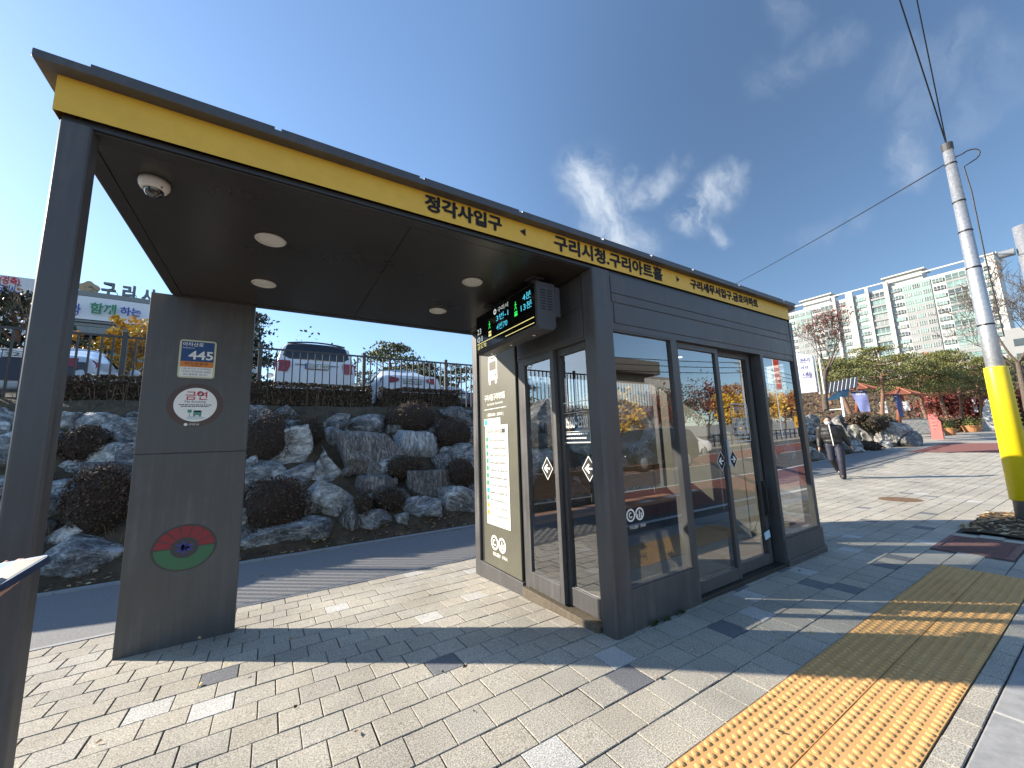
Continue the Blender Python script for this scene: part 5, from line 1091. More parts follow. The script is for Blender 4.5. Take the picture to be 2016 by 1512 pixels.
for u0, u1, x, z, lab in ((1775, 1832, 44, .95, 'low brown hedge left of the red standing sign'), (1855, 1905, 47, 1.0, 'low brown hedge behind the first planter'), (1895, 1945, 52, 1.0, 'low brown hedge behind the second planter'), (1955, 2060, 60, 1.0, 'low hedge at the right edge')):
    a, c = base(u0, 852, x), base(u1, 848, x); zz = wt(x) - .05; tt = thing('hedge', lab, 'hedge', ((x, (a.y + c.y) / 2, zz)), 'low hedges of the plaza')
    b = MB(); y0, y1 = min(a.y, c.y), max(a.y, c.y); b.box(x - .4, x + .4, y0 + .1, y1 - .1, zz, zz + z * .85); b.build('inner_core', CORE, tt)
    b = MB()
    for _ in range(1800):
        pp = V((x + rnd.uniform(-.5, .5), rnd.uniform(y0, y1), zz + z * (1 - abs(rnd.gauss(0, .3)) * (rnd.random() < .6)) + .05 * math.sin(rnd.random() * 9))); pp.x = x - .5 + abs(rnd.gauss(0, .1)) if rnd.random() < .6 else pp.x; pp.z = max(zz, pp.z if pp.x > x - .35 else zz + rnd.uniform(0, z)); s = rnd.uniform(.05, .1)
        d = V((rnd.gauss(0, 1), rnd.gauss(0, 1), rnd.gauss(0, 1))).normalized(); e = d.orthogonal().normalized(); f = d.cross(e); b.face([pp - e * s, pp + f * s * .6, pp + e * s, pp - f * s * .6], rnd.randrange(4))
    b.build('foliage', BR, tt)
b = MB(); rows = []                              # wooded rise behind the grove
for i in range(22):
    x = 62 + i * 3.; f = clamp(i / 10)
    rows.append([(x, y, zg(x, 5) - .2 + f * (AX(1770, 752, x).z - zg(x, 5)) * (1 + .22 * noise.noise((x * .12, y * .12, 2)) + .12 * noise.noise((x * .5, y * .5, 9)))) for y in [-6 + 2.2 * k for k in range(40)]])
b.grid(rows); struct(b.build('hill', mat('brown wooded slope', (.035, .03, .018), .95, c2=(.15, .10, .05), scale=.9, bump=.8, bscale=3, dist=.5), smooth=True))
b = MB()
for _ in range(5200):
    x = 60 + rnd.random() * 34; y = rnd.uniform(0, 60); f = clamp((x - 62) / 30); z = zg(x, 5) + f * (AX(1770, 752, x).z - zg(x, 5)) * 1.05 + abs(rnd.gauss(0, .9)); s = rnd.uniform(.15, .45)
    e = V((rnd.gauss(0, 1), rnd.gauss(0, 1), rnd.gauss(0, 1))).normalized(); f2_ = e.orthogonal().normalized(); p = V((x, y, z)); b.face([p - e * s, p + f2_ * s * .6, p + e * s, p - f2_ * s * .6], rnd.choices((0, 1, 2, 3, 4), (4, 4, 2, 1, 1))[0])
tag(b.build('undergrowth', BR + [LR[1]]), 'brown autumn undergrowth on the slope behind the pine grove', 'undergrowth', kind='stuff')
# tiled shade poles with banners
NAVYB = mat('blue banner cloth', (.10, .13, .30), .8, c2=(.16, .19, .38), scale=2); WHB = mat('white banner cloth', (.62, .62, .66), .8, var=.05)
def shade(u, vb, vt, x, label):
    p = base(u, vb, x); p.z = min(p.z, p.z); top = AX(u, vt, x)
    tt = thing('tiled_shade_pole', label, 'shade pole', tuple(p), 'red tiled shade poles')
    b = MB(); lean = V((0, 0, 0)); b.tube([p, V((top.x, top.y, top.z))], .12, 8); b.build('post', RUST, tt, smooth=True)
    b = MB(); h = top.z - p.z; zr = top.z - .35
    n = 8; R_ = .85; c = V((top.x, top.y, zr))
    for k in range(n):
        a0, a1 = 6.283 * k / n, 6.283 * (k + 1) / n
        for j in range(5):
            f0, f1 = j / 5 + .02, (j + 1) / 5 - .02; q_ = lambda f, a: c + V((math.cos(a) * R_ * f, math.sin(a) * R_ * f, .28 * (1 - f) - .45 * 0 - .16 * f))
            b.face([q_(f0, a0 + .02), q_(f1, a0 + .02), q_(f1, a1 - .02), q_(f0, a1 - .02)])
        b.tube([c + V((0, 0, .3)), c + V((math.cos(a0) * R_ * 1.03, math.sin(a0) * R_ * 1.03, -.14))], .045, 5)
    b.build('roof', RUST, tt); return p, top
def flagb(u0, v0, u1, v1, x, label, m, text=None, skew=0.):
    a, c = AX(u0, v0, x), AX(u1, v1, x); tt = thing('banner', label, 'banner', (x, (a.y + c.y) / 2, c.z), 'hanging banners of the park')
    y0, y1 = a.y, c.y; b = MB(); rows = []
    for i in range(7):
        f = i / 6; z = a.z + (c.z - a.z) * f; rows.append([(x + .06 * math.sin(f * 4 + g * 5), y0 + (y1 - y0) * (g + skew * f * (1 - g)), z) for g in (0, .2, .4, .6, .8, 1)])
    b.grid(rows); b.build('cloth', m, tt, smooth=True)
    if text:
        b = MB(); w = abs(y1 - y0); K = dict(o=(x - .09, 0, 0), ux=EYM, uy=EXZ)
        for k, s in enumerate(text): zt_ = a.z + (c.z - a.z) * (.08 + .2 * k); b.text(s, -max(y0, y1) + w * .35, -min(y0, y1) - w * .08, zt_ - abs(a.z - c.z) * .13, zt_, **K)
        b.build('lettering', WHITE, tt)
    b = MB(); b.tube([(x, y0, a.z + .03), (x, y1, a.z + .03)], .02, 5); b.build('rod', STEEL, tt)
shade(1688, 812, 752, 31, 'red tiled shade pole with a blue banner beside the solar panel'); shade(1770, 836, 762, 33, 'red tiled shade pole nearer the plaza, right of the first')
flagb(1674, 772, 1713, 810, 30.7, 'wide blue banner hanging on the first tiled shade pole', NAVYB, ['구리시 시민'], .45)
flagb(1756, 774, 1779, 820, 32.7, 'narrow tilted blue banner on the second tiled shade pole', NAVYB, None, .5)
for u0, v0, u1, v1, x, lab in ((1730, 792, 1748, 813, 44, 'white poster banner left of the second shade pole'), (1776, 791, 1792, 808, 45, 'white poster banner right of the second shade pole'), (1912, 784, 1926, 812, 56, 'white hanging banner between pines left of the yellow pole'), (1936, 784, 1954, 806, 56, 'white hanging banner just left of the yellow pole')): flagb(u0, v0, u1, v1, x, lab, WHB, None, .1)
# solar lamp
p = base(1664, 830, 29); p.z = min(p.z, wt(29) + 1.9); tt = thing('solar_panel_post', 'slanted solar panel on a white post with a small blue canopy', 'solar panel', tuple(p))
tp = AX(1660, 762, 29); b = MB(); b.tube([p, (29, p.y, tp.z)], .07, 8); b.tube([(29, p.y, tp.z - 1.3), (29, p.y + 1.0, tp.z - 1.3)], .03, 6); b.build('post', WHITE, tt)
b = MB(); a = V((0, -1, .12)).normalized(); n_ = V((-.35, .12, .25)); e = V((.55, 0, .75)).normalized(); c = V((28.9, tp.y, tp.z + .1)); b.obox(c, a * .72, e * .42, a.cross(e) * .025, 0)
for k in range(-3, 4): b.obox(c + a * (k * .2) - a.cross(e) * .0, a * .008, e * .42, a.cross(e) * .03, 1)
b.build('panel', [mat('dark solar cells', (.03, .035, .045), .2), WHITE], tt)
b = MB(); q_ = AX(1651, 784, 29); b.face([(29, q_.y + .7, q_.z - .1), (28.6, q_.y, q_.z + .3), (28.6, q_.y - .7, q_.z + .45), (29.2, q_.y - .4, q_.z + .1)]); b.face([(29.2, q_.y - .4, q_.z + .06), (28.6, q_.y - .7, q_.z + .41), (28.6, q_.y, q_.z + .26), (29, q_.y + .7, q_.z - .14)]); b.build('blue_canopy', mat('bright blue plastic', (.05, .32, .62), .4, var=.05), tt)
# notice board on the wall top
xb = 20.; a, c = AX(1566, 690, xb), AX(1609, 771, xb); tt = thing('event_board', 'white event board with Korean title standing above the wall by the shelter corner', 'notice board', (xb, (a.y + c.y) / 2, 2.2))
b = MB(); b.prism([(-a.y - .25, c.z), (-c.y, c.z), (-c.y, AX(1601, 700, xb).z), (-a.y - .25, a.z)], 0, .06, fn=lambda x, y, z: (xb + z, -x, y)); b.build('board', mat('pale lilac board', (.50, .52, .68), .6, var=.04), tt)
b = MB(); K = dict(o=(xb - .012, 0, 0), ux=EYM, uy=EXZ)
def bx(s, u0, u1, v0, v1): p0, p1 = AX(u0, v1, xb), AX(u1, v0, xb); b.text(s, -p0.y, -p1.y, p0.z, p1.z, bold=.02, **K)
bx('양촌리', 1575, 1593, 703, 716); bx('러브', 1577, 1591, 719, 729); bx('스캔들', 1580, 1598, 731, 746); b.build('lettering', mat('navy print', (.05, .05, .14), .6, var=0), tt)
b = MB()
for s in (0, .16): b.tube([(xb + .1, c.y - .05 - s, AX(1608, 776, xb).z), (xb + .1, c.y - .05 - s, AX(1603, 702 + s * 30, xb).z)], .035, 6)
b.build('post', WHITE, tt)
# plaza things
p = GP(1845, 852); x = 36.; p = V((x, AX(1845, 852, x).y, wt(x))); tp = AX(1842, 815, x); tt = thing('red_standing_sign', 'red slanted standing sign at the edge of the plaza', 'sign', tuple(p))
b = MB(); w = .27; b.prism([(-w, 0), (w, 0), (w, tp.z - p.z - .5), (-w * .2, tp.z - p.z), (-w, tp.z - p.z)], -.12, .12, fn=lambda X, Y, Z: (p.x + Z - X * .35, p.y - X, p.z + Y)); b.build('slab', mat('faded red sign paint', (.50, .085, .075), .6, var=.12), tt)
b = MB(); 
for k in range(4): b.obox((p.x - .14 - .0, p.y, p.z + .7 + k * .22), (-.05, .17, 0), (.004, 0, 0), (0, 0, .04))
b.build('printing', mat('pale red print', (.6, .25, .22), .6, var=0), tt)
for u, v, x, r_, lab in ((1870, 848, 41, .32, 'round terracotta planter with a small bush'), (1913, 842, 46, .52, 'wide terracotta planter with yellow green flowers')):
    p = V((x, AX(u, v, x).y, wt(x))); tt = thing('planter', lab, 'planter', tuple(p), 'terracotta planters of the plaza'); b = MB(); b.lathe([(0, 0), (r_ * .8, 0), (r_, .42), (r_ * 1.06, .42), (r_ * 1.06, .5), (r_ * .9, .5), (r_ * .88, .4), (0, .4)], p, 20); b.build('pot', mat('terracotta', (.42, .19, .08), .8), tt, smooth=False)
    b = MB(); 
    for _ in range(700): v_ = V((rnd.gauss(0, .4) * r_, rnd.gauss(0, .4) * r_, .42 + abs(rnd.gauss(0, .12)) * (2.2 if r_ < .6 else 1))); s = .06; e = V((rnd.gauss(0, 1), rnd.gauss(0, 1), rnd.gauss(0, 1))).normalized(); f = e.orthogonal().normalized(); b.face([p + v_ - e * s, p + v_ + f * s, p + v_ + e * s, p + v_ - f * s], rnd.randrange(2))
    b.build('plants', [LP[2], LP[0]] if r_ < .6 else [mat('yellow green bloom', (.30, .36, .04), .7), LP[2]], tt)
x = 48.; p = V((x, AX(1957, 838, x).y, wt(x))); tp = AX(1950, 788, x); tt = thing('stone_stele', 'white pointed stone stele just left of the yellow pole', 'stele', tuple(p)); b = MB(); h = tp.z - p.z
b.prism([(-.6, 0), (.6, 0), (.5, h * .45), (.28, h * .8), (.18, h), (-.1, h), (-.35, h * .75), (-.5, h * .4)], -.2, .2, fn=lambda X, Y, Z: (p.x + Z, p.y - X, p.z + Y)); b.build('stone', mat('white granite', (.52, .52, .52), .8, var=.2, scale=6), tt, bevel=.03)
tt = thing('park_railing', 'low grey railing between the wall end and the red sign', 'railing', (36, 12, wt(36))); b = MB(); a, c = AX(1745, 822, 37), AX(1835, 822, 41); z0 = wt(38) + .25
for k in range(40): f = k / 39; q_ = a.lerp(c, f); b.box(q_.x - .02, q_.x + .02, q_.y - .02, q_.y + .02, z0, z0 + 1.05)
b.tube([(a.x, a.y, z0 + 1.05), (c.x, c.y, z0 + 1.05)], .03, 6); b.build('rail', mat('pale grey rail', (.38, .39, .38), .6), tt)
a = AZ(1890, 869, 0.0); xr = 27.; ry = AX(1915, 869, xr).y
b = MB(); b.grid([[(xx_, yy_, zg(xx_, yy_) + .012) for xx_ in (24.5, 27, 31.)] for yy_ in (ry - 2.6, ry, ry + 1.6)]); struct(b.build('red_paving', mat('dull red paving', (.22, .085, .07), .9, var=.15)))
b = MB(); b.grid([[(xx_, yy_, zg(xx_, 5) - .004) for xx_ in (25.9, 32, 42, 60, 100)] for yy_ in (.6, 4, 8, 14, 25)]); struct(b.build('plaza', mat('sunny plaza paving', (.33, .31, .27), .9, var=.1, scale=1.5)))
# ------------------------------------------------------------------ poles and wires
pb = GP(2026, 1028); pb.z = 0; xp, yp = pb.x, pb.y
tt = thing('utility_pole', 'galvanised pole with a bright yellow sleeve at the right edge', 'pole', (xp, yp, 0))
def hz(v, u): # height on the pole axis at that pixel row
    d = ray(u, v); s = (xp * d.x + yp * d.y) / (d.x ** 2 + d.y ** 2); return HC + d.z * s
ztop = hz(280, 1879); zs1, zs0 = hz(722, 1968), hz(985, 2014)
r0, r1 = .112, .060
b = MB(); b.tube([(xp, yp, 0), (xp, yp, ztop)], [r0, r1], 20); b.build('shaft', STEEL, tt, smooth=True)
b = MB(); b.lathe([(r1 + .006, ztop - .10), (r1 + .008, ztop + .02), (0, ztop + .03)], (xp, yp, 0), 20); b.build('cap', mat('dark pole cap', (.05, .05, .05), .6), tt)
rs_ = lambda z: r0 + (r1 - r0) * z / ztop
YS = mat('glossy yellow sleeve', (.80, .60, .012), .35, var=.05, scale=9, bump=.1, bscale=60, dist=.004)
b = MB(); b.lathe([(rs_(zs0) + .012, zs0), (rs_(zs0) + .024, zs0 + .01), (rs_(zs1) + .026, zs1 - .02), (rs_(zs1) + .022, zs1), (rs_(zs1), zs1 + .002)], (xp, yp, 0), 24)
for k in range(26): z = zs0 + .1 + k * (zs1 - zs0 - .2) / 26; b.ball((xp + .05, yp - rs_(z) - .02, z), (.02, .02, .012), 6, 4)
b.build('yellow_sleeve', YS, tt, smooth=True)
b = MB()
for z in (ztop - .35, ztop - 1.0, ztop - 1.5, ztop - 2.1, ztop - 3.0): b.lathe([(rs_(z) + .004, z), (rs_(z) + .006, z + .012), (rs_(z) + .004, z + .025)], (xp, yp, 0), 18)
pts = [(xp + .02, yp - .06, ztop - .24)] + [(xp, yp - .19 - .11 * math.sin(a_), ztop - .33 + .10 * math.cos(a_)) for a_ in [k * .45 - .6 for k in range(9)]] + [(xp, yp - .12, ztop - .46), (xp, yp - .14, ztop - .9), (xp, yp - .13, ztop - 2.0), (xp, yp - .14, ztop - 3.2)]
b.tube(pts, .009, 6); b.build('cable_loop', BLKP, tt)
def wire(u, v, dist, z0, label, sag=.25, r=.014, n=14):
    d = ray(u, v).normalized(); e = CAM + d * dist; s = V((xp, yp, z0)); b = MB(); path = []
    for k in range(n + 1): f = k / n; q_ = s.lerp(e, f); q_.z -= sag * 4 * f * (1 - f); path.append(q_)
    b.tube(path, r, 5); tag(b.build('overhead_wire', BLKP, loc=(xp, yp, z0)), label, 'wire', 'wires of the utility pole')
wire(1752, -60, 9.5, ztop, 'left one of the two wires rising from the pole top out of the picture', .0, .0095); wire(1793, -60, 9.5, ztop - .02, 'right one of the two wires rising from the pole top out of the picture', .0, .008)
wire(1380, 592, 22., ztop - .28, 'long thin wire running from the pole down to the shelter roof skyline', .1, .010)
x2 = 12.5; q0 = AX(2040, 560, x2); yp2 = q0.y; zt2 = AX(2012, 445, x2).z
tt = thing('lamp_post', 'second grey steel post cut by the right edge with a small round fitting', 'post', (x2, yp2, 0)); b = MB(); b.tube([(x2, yp2, 0), (x2, yp2, zt2)], .13, 16); b.build('shaft', STEEL, tt, smooth=True)
b = MB(); b.lathe([(0, 0), (.075, 0), (.075, .2), (0, .2)], (x2 - .05, yp2 + .15, AX(1999, 496, x2).z), 14, axis='y'); b.build('fitting', mat('grey fitting', (.2, .22, .24), .5), tt)
# ------------------------------------------------------------------ people
def cap(b, p, q_, r0, r1, n=12):
    p, q_ = V(p), V(q_); d = (q_ - p); l = d.length or 1e-5; d = d / l; path, rr = [], []
    for k in range(5): a = math.pi / 2 * (1 - k / 4); path.append(p - d * r0 * math.sin(a)); rr.append(max(1e-4, r0 * math.cos(a)))
    for k in range(5): a = math.pi / 2 * k / 4; path.append(q_ + d * r1 * math.sin(a)); rr.append(max(1e-4, r1 * math.cos(a)))
    b.tube(path, rr, n)
JACK = mat('black quilted jacket', (.016, .015, .015), .55, var=.3, scale=9, bump=.5, bscale=16, dist=.02); TROU = mat('navy track trousers', (.016, .018, .034), .65, var=.3, scale=8, bump=.4, bscale=12, dist=.02)
HAIR = mat('black hair', (.012, .011, .011), .5, var=.3, scale=40, bump=.6, bscale=70); SHOE = mat('dark shoes', (.02, .022, .03), .6)
def figure(P, J, label, loc, vox, extra_hand=None, facing=None, mask=True, loosen=1., stripe=True):
    t = thing('person', label, 'person', loc)
    g = lambda k: P(*J[k]); b = MB()
    hd = V(J['head']); up = (0, 0, 1)
    def E_(b, c, r): # ellipsoid in local axes
        rows = []
        for a in range(9):
            th = math.pi * a / 8; rows.append([P(c[0] + r[0] * math.sin(th) * math.cos(f), c[1] + r[1] * math.sin(th) * math.sin(f), c[2] + r[2] * math.cos(th)) for f in [2 * math.pi * j / 14 for j in range(14)]])
        b.grid(rows, closed=True)
    E_(b, hd + V((0, 0, .02)), (.076, .095, .108)); E_(b, hd + V((0, .03, -.055)), (.058, .062, .065)); E_(b, hd + V((0, .098, -.012)), (.014, .02, .022))
    for s in (-1, 1): E_(b, hd + V((s * .078, -.005, -.005)), (.012, .02, .03))
    cap(b, P(*(hd + V((0, -.015, -.06)))), g('neck'), .052, .058)
    for s in 'LR':
        cap(b, g('neck'), g('sh' + s), .06, .055); cap(b, g('sh' + s), g('el' + s), .05, .038); cap(b, g('el' + s), g('wr' + s), .037, .026)
        cap(b, g('hip' + s), g('kn' + s), .082, .056); cap(b, g('kn' + s), g('an' + s), .052, .036); cap(b, g('an' + s), g('toe' + s), .038, .03)
        if not (extra_hand and s == extra_hand[0]):
            w = V(J['wr' + s]); e = V(J['el' + s]); d = (w - e).normalized(); sd = V((-1 if s == 'L' else 1, 0, 0)); fw = V((0, 1, 0))
            cap(b, P(*w), P(*(w + d * .08)), .026, .03)
            for k in range(4): o_ = fw * (.024 - .016 * k); cap(b, P(*(w + d * .075 + o_)), P(*(w + d * (.15 - .006 * abs(k - 1)) + o_ + fw * .012)), .0095, .008, 8)
            cap(b, P(*(w + d * .03 + fw * .02)), P(*(w + d * .095 + fw * .045)), .012, .009, 8)
    E_(b, (V(J['neck']) + V(J['pelvis'])) / 2 + V((0, 0, .07)), (.155, .105, .24)); E_(b, V(J['pelvis']), (.15, .11, .12)); cap(b, g('neck'), g('pelvis'), .07, .12)
    if extra_hand: extra_hand[1](b, g('wr' + extra_hand[0]), g('el' + extra_hand[0]))
    bo = b.build('body', SKIN, t, smooth=True, remesh=vox, sm=3)
    b = MB()
    E_(b, (V(J['neck']) * .55 + V(J['pelvis']) * .45) + V((0, .0, .02)), (.205 * loosen, .15 * loosen, .27)); E_(b, V(J['pelvis']) + V((0, 0, .09)), (.19 * loosen, .15 * loosen, .12)); E_(b, V(J['neck']) * .8 + V(J['pelvis']) * .2, (.20 * loosen, .14 * loosen, .15)); cap(b, g('neck'), P(*(V(J['neck']) + V((0, 0, .05)))), .085, .075)
    for s in 'LR': cap(b, P(*(V(J['neck']) - V((0, 0, .04)))), g('sh' + s), .09 * loosen, .08 * loosen); cap(b, g('sh' + s), g('el' + s), .082 * loosen, .07 * loosen); cap(b, g('el' + s), P(*(V(J['wr' + s]) * .93 + V(J['el' + s]) * .07)), .068 * loosen, .05)
    b.build('jacket', JACK, t, smooth=True, remesh=max(vox, .012), sm=4)
    b = MB()
    for s in 'LR': cap(b, g('hip' + s), g('kn' + s), .118, .09); cap(b, g('kn' + s), P(*(V(J['an' + s]) + V((0, 0, -.035)))), .088, .075)
    E_(b, V(J['pelvis']) - V((0, 0, .0)), (.165, .125, .12)); b.build('trousers', TROU, t, smooth=True, remesh=max(vox, .012), sm=3)
    for s in 'LR':
        b = MB(); a, q_ = V(J['an' + s]), V(J['toe' + s]); cap(b, P(*(a + V((0, -.03, -.045)))), P(*q_), .045, .04); cap(b, P(*a), P(*(a + (q_ - a) * .4)), .048, .045); b.build('shoe', SHOE, t, smooth=True, remesh=.012, sm=2)
    b = MB(); E_(b, hd + V((0, -.02, .05)), (.088, .098, .098)); b.build('hair', HAIR, t, smooth=True)
    b = MB()
    for s in (-1, 1): E_(b, hd + V((s * .032, .085, .018)), (.014, .008, .006))
    b.build('eye', BLACK, t, smooth=True)
    if mask:
        b = MB(); E_(b, hd + V((0, .052, -.045)), (.066, .068, .056)); b.build('face_mask', mat('white mask cloth', (.75, .75, .76), .8, var=.03), t, smooth=True)
        b = MB(); zt_, zb_ = J['neck'][2] + .06, J['pelvis'][2] - .03
        mid = lambda f: (V(J['neck']) * (1 - f) + V(J['pelvis']) * f)
        rows = [[P(mid(f).x + w_, mid(f).y + (.155 * loosen + .012) * math.sin(min(1.57, .75 + f * 1.6)) - .03 * max(0, f - .6), zt_ + (zb_ - zt_) * f) for w_ in (-.011, .011)] for f in [k / 12 for k in range(13)]]
        b.grid(rows); b.build('jacket_zip', WHITE, t)
    return t
mp = GP(1658, 942); mp.z = zg(mp.x, mp.y); fw = (V((0, 0, 0)) - V((mp.x, mp.y, 0))).normalized(); rg_ = V((-fw.y, fw.x, 0)) 
if rg_.y > 0: rg_ = -rg_                           # picture right is towards -y
s_ = 1.02
Pm = lambda r, f, z: mp + (rg_ * (r - .03) + fw * f + V((0, 0, z))) * s_
J = dict(head=(-.10, .08, 1.57), neck=(-.085, .03, 1.42), pelvis=(-.045, 0, .93), shL=(-.29, .03, 1.37), shR=(.12, .02, 1.37), elL=(-.34, -.02, 1.09), wrL=(-.36, .09, .86), elR=(.20, -.10, 1.12), wrR=(.30, -.12, .89),
         hipL=(-.14, 0, .90), hipR=(.06, 0, .90), knL=(-.13, .05, .52), anL=(-.02, -.36, .24), toeL=(-.0, -.27, .09), knR=(.07, .10, .50), anR=(.06, .08, .09), toeR=(.05, .25, .04))
figure(Pm, J, 'man in black padded jacket with white zip and face mask walking on the paving', tuple(mp), .012, loosen=1.2)
# neighbour with the phone, standing just left of the photographer
def CP(r, d, f): return CAM + cr * r + cd * d + cf * f
tip = V((-.738, .278, .6)); ph_a = V((1, -.17, .06)).normalized(); ph_w = V((.13, .20, -.96)); ph_w = (ph_w - ph_w.dot(ph_a) * ph_a).normalized(); ph_n = ph_a.cross(ph_w).normalized()
if ph_n.y > 0: ph_n = -ph_n                          # screen faces up
pc = tip + ph_w * .018 - ph_a * .075
def phone(a, w, n): q_ = pc + ph_a * a + ph_w * w + ph_n * n; return CP(*q_)
t = thing('smartphone', 'dark blue cased smartphone with lit screen held at the left edge', 'smartphone', tuple(phone(0, 0, 0)))
def rr(hx, hy, r, n=5):
    p = []
    for cx, cy, a0 in ((-hx + r, -hy + r, 180), (hx - r, -hy + r, 270), (hx - r, hy - r, 0), (-hx + r, hy - r, 90)):
        for k in range(n + 1): a = math.radians(a0 + 90 * k / n); p.append((cx + r * math.cos(a), cy + r * math.sin(a)))
    return p
b = MB(); b.prism(rr(.077, .038, .012), -.0095, .0, fn=phone); b.build('case', mat('dark blue phone case', (.012, .03, .07), .35, var=0), t, bevel=.0012)
b = MB(); b.prism(rr(.0755, .0365, .011), 0, .0012, fn=phone); b.build('bezel', mat('silver phone rim', (.5, .52, .55), .25, metal=.6, var=0), t)
b = MB(); b.plane2 = None
q4 = lambda x0, x1, y0, y1, n: [phone(x0, y0, n), phone(x1, y0, n), phone(x1, y1, n), phone(x0, y1, n)]
b = MB(); b.face(q4(-.070, .022, -.033, .033, .0018), 0); b.face(q4(.022, .072, -.033, .033, .0018), 1); b.build('screen', [flat('lit white screen', (.33, .40, .44), .2, .03), mat('screen preview', (.07, .07, .055), .6, c2=(.15, .15, .12), scale=60, emit=.02)], t)
def hold(b, wr, el):
    F = lambda pts, r0, r1: [cap(b, p, q_, r0 + (r1 - r0) * i / 3, r0 + (r1 - r0) * (i + 1) / 3, 10) for i, (p, q_) in enumerate(zip(pts, pts[1:]))]
    palm = phone(-.05, .015, -.045); cap(b, wr, palm, .028, .034); cap(b, palm, phone(-.025, -.01, -.04), .03, .024); cap(b, phone(-.06, .03, -.04), phone(-.03, .03, -.04), .028, .022)
    for k, (a, ln) in enumerate(((.026, 1.), (.006, 1.08), (-.013, 1.02), (-.031, .85))):        # four fingers under and round the far edge
        F([phone(a - .03, .028, -.034), phone(a - .004, .012, -.029), phone(a + .006, -.02 * ln, -.020), phone(a + .004, -.046 * ln, -.008)], .0105, .0078)
    F([phone(-.06, .03, -.03), phone(-.045, .046, -.012), phone(.008, .036, .014), phone(.034, .012, .016)], .0125, .009)       # thumb on the screen
    F([phone(-.03, .03, -.04), phone(-.005, .045, -.036), phone(.018, .042, -.026), phone(.032, .036, -.019)], .012, .0088)
bp_ = CP(-1.22, 0, .22); bp_.z = zg(bp_.x, bp_.y); f2 = phone(-.1, 0, 0) - bp_; f2.z = 0; f2.normalize(); r2 = V((f2.y, -f2.x, 0))
P2 = lambda r, f, z: bp_ + r2 * r + f2 * f + V((0, 0, z))
wv = phone(-.125, .03, -.06) - bp_; wl = (wv.dot(r2), wv.dot(f2), wv.z)
J2 = dict(head=(0, .06, 1.50), neck=(0, .0, 1.34), pelvis=(0, 0, .88), shL=(-.19, 0, 1.30), shR=(.19, 0, 1.30), elL=(-.24, -.04, 1.02), wrL=(-.22, .08, .82), elR=(.22, .02, 1.02), wrR=wl, hipL=(-.09, 0, .86), hipR=(.09, 0, .86), knL=(-.10, .02, .47), anL=(-.10, 0, .08), toeL=(-.10, .17, .04), knR=(.10, .02, .47), anR=(.10, 0, .08), toeR=(.11, .17, .04))
figure(P2, J2, 'person at the left picture edge whose fingers hold the smartphone', tuple(bp_), .006, ('R', hold), mask=False)
# ------------------------------------------------------------------ the other side of the street (seen mirrored in the glass)
def mt(u, v, y): return MIR(u, v, y)
t = thing('corner_building', 'beige stone building with a dark terrace across the street, mirrored in the front glass', 'building', (mt(1240, 900, -21).x, -24, 0))
xa, xb_ = mt(1205, 850, -21).x, mt(1278, 850, -21).x; hb = mt(1250, 738, -21).z; ht = mt(1240, 706, -21).z
b = MB(); b.box(xa - 9, xb_, -34, -21, -.2, hb); b.build('wall', mat('beige stone cladding', (.42, .37, .29), .8, var=.06, scale=2), t)
b = MB(); b.box(xa - 9, xb_ + 1.2, -35, -20, hb, hb + 1.3); b.box(xa - 9, xb_ - 3, -34, -24, hb + 1.3, ht); b.build('terrace', mat('grey terrace band', (.12, .115, .105), .7), t)
for k in range(4):
    for j in range(2): b = MB(); x = xa + .4 + (xb_ - xa - 1.5) * k / 3.2 - 3; z = .6 + j * hb * .5; b.box(x, x + 1.7, -21.05, -20.97, z, z + 1.7); b.build('window', CGL, t)
t = thing('louvre_building', 'white building with upright louvres behind trees, mirrored in the front glass', 'building', (mt(1300, 800, -30).x, -34, 0)); xa, xb_ = mt(1272, 800, -30).x, mt(1345, 800, -30).x; z1 = mt(1300, 748, -30).z
b = MB(); b.box(xa, xb_, -42, -30.3, -.2, z1 + .5); b.build('wall', mat('dim wall', (.25, .22, .2), .8), t)
b = MB()
for k in range(16): x = xa + (xb_ - xa) * k / 16; b.box(x, x + .35, -30.3, -29.8, z1 * .45, z1)
b.build('louvre', AW, t)
GS = 'street trees mirrored in the glass'
for k, (u, v, vt, y, r_, m, lab) in enumerate(((1232, 905, 765, -15, 1.7, LG_, 'yellow ginkgo before the beige building, mirrored at the left of the glass'), (1300, 900, 760, -19, 2.6, LR, 'red maple mirrored near the left window mullion'), (1352, 890, 735, -26, 3.2, LDK, 'dark tree mirrored in the left sliding door'), (1402, 890, 742, -24, 3.0, LR, 'tall russet maple mirrored in the middle of the sliding doors'), (1455, 890, 765, -17, 2.2, LG_, 'yellow ginkgo mirrored in the right sliding door'), (1478, 890, 742, -25, 2.6, LO, 'orange tree mirrored behind the right sliding door ginkgo'), (1525, 890, 762, -18, 2.3, LG_, 'yellow ginkgo mirrored in the narrow right window'), (1552, 890, 770, -20, 2.4, LO, 'orange tree mirrored at the right edge of the narrow window'), (1590, 890, 770, -19, 2.4, LG_, 'yellow ginkgo mirrored past the shelter corner'))):
    p = mt(u, v, y); p.z = zg(p.x, 0) - .1; broad('street_tree', lab, 'tree', (p.x, p.y, p.z), max(4., mt(u, vt, y).z - p.z), r_ * 1.15, m, 2600, GS, (.09, .2), .13, 60 + k)
car('parked_suv', 'black SUV parked across the street, mirrored in the left window', (mt(1290, 905, -8).x + 2.2, -8.0, -.15), math.radians(90), suv, mat('black car paint', (.008, .008, .009), .2, var=0, coat=.6), ('', 1.02, -.035), suvl, dict(side=(4, 7), rear=((.05, 1.26, .72), (.30, 1.62, .60)), front=((3.62, 1.1, .7), (3.0, 1.66, .58)), wheels=(.95, 3.85), by=-.02, bz=.55, spoil=(1.70, .26, .64)), 'suv')
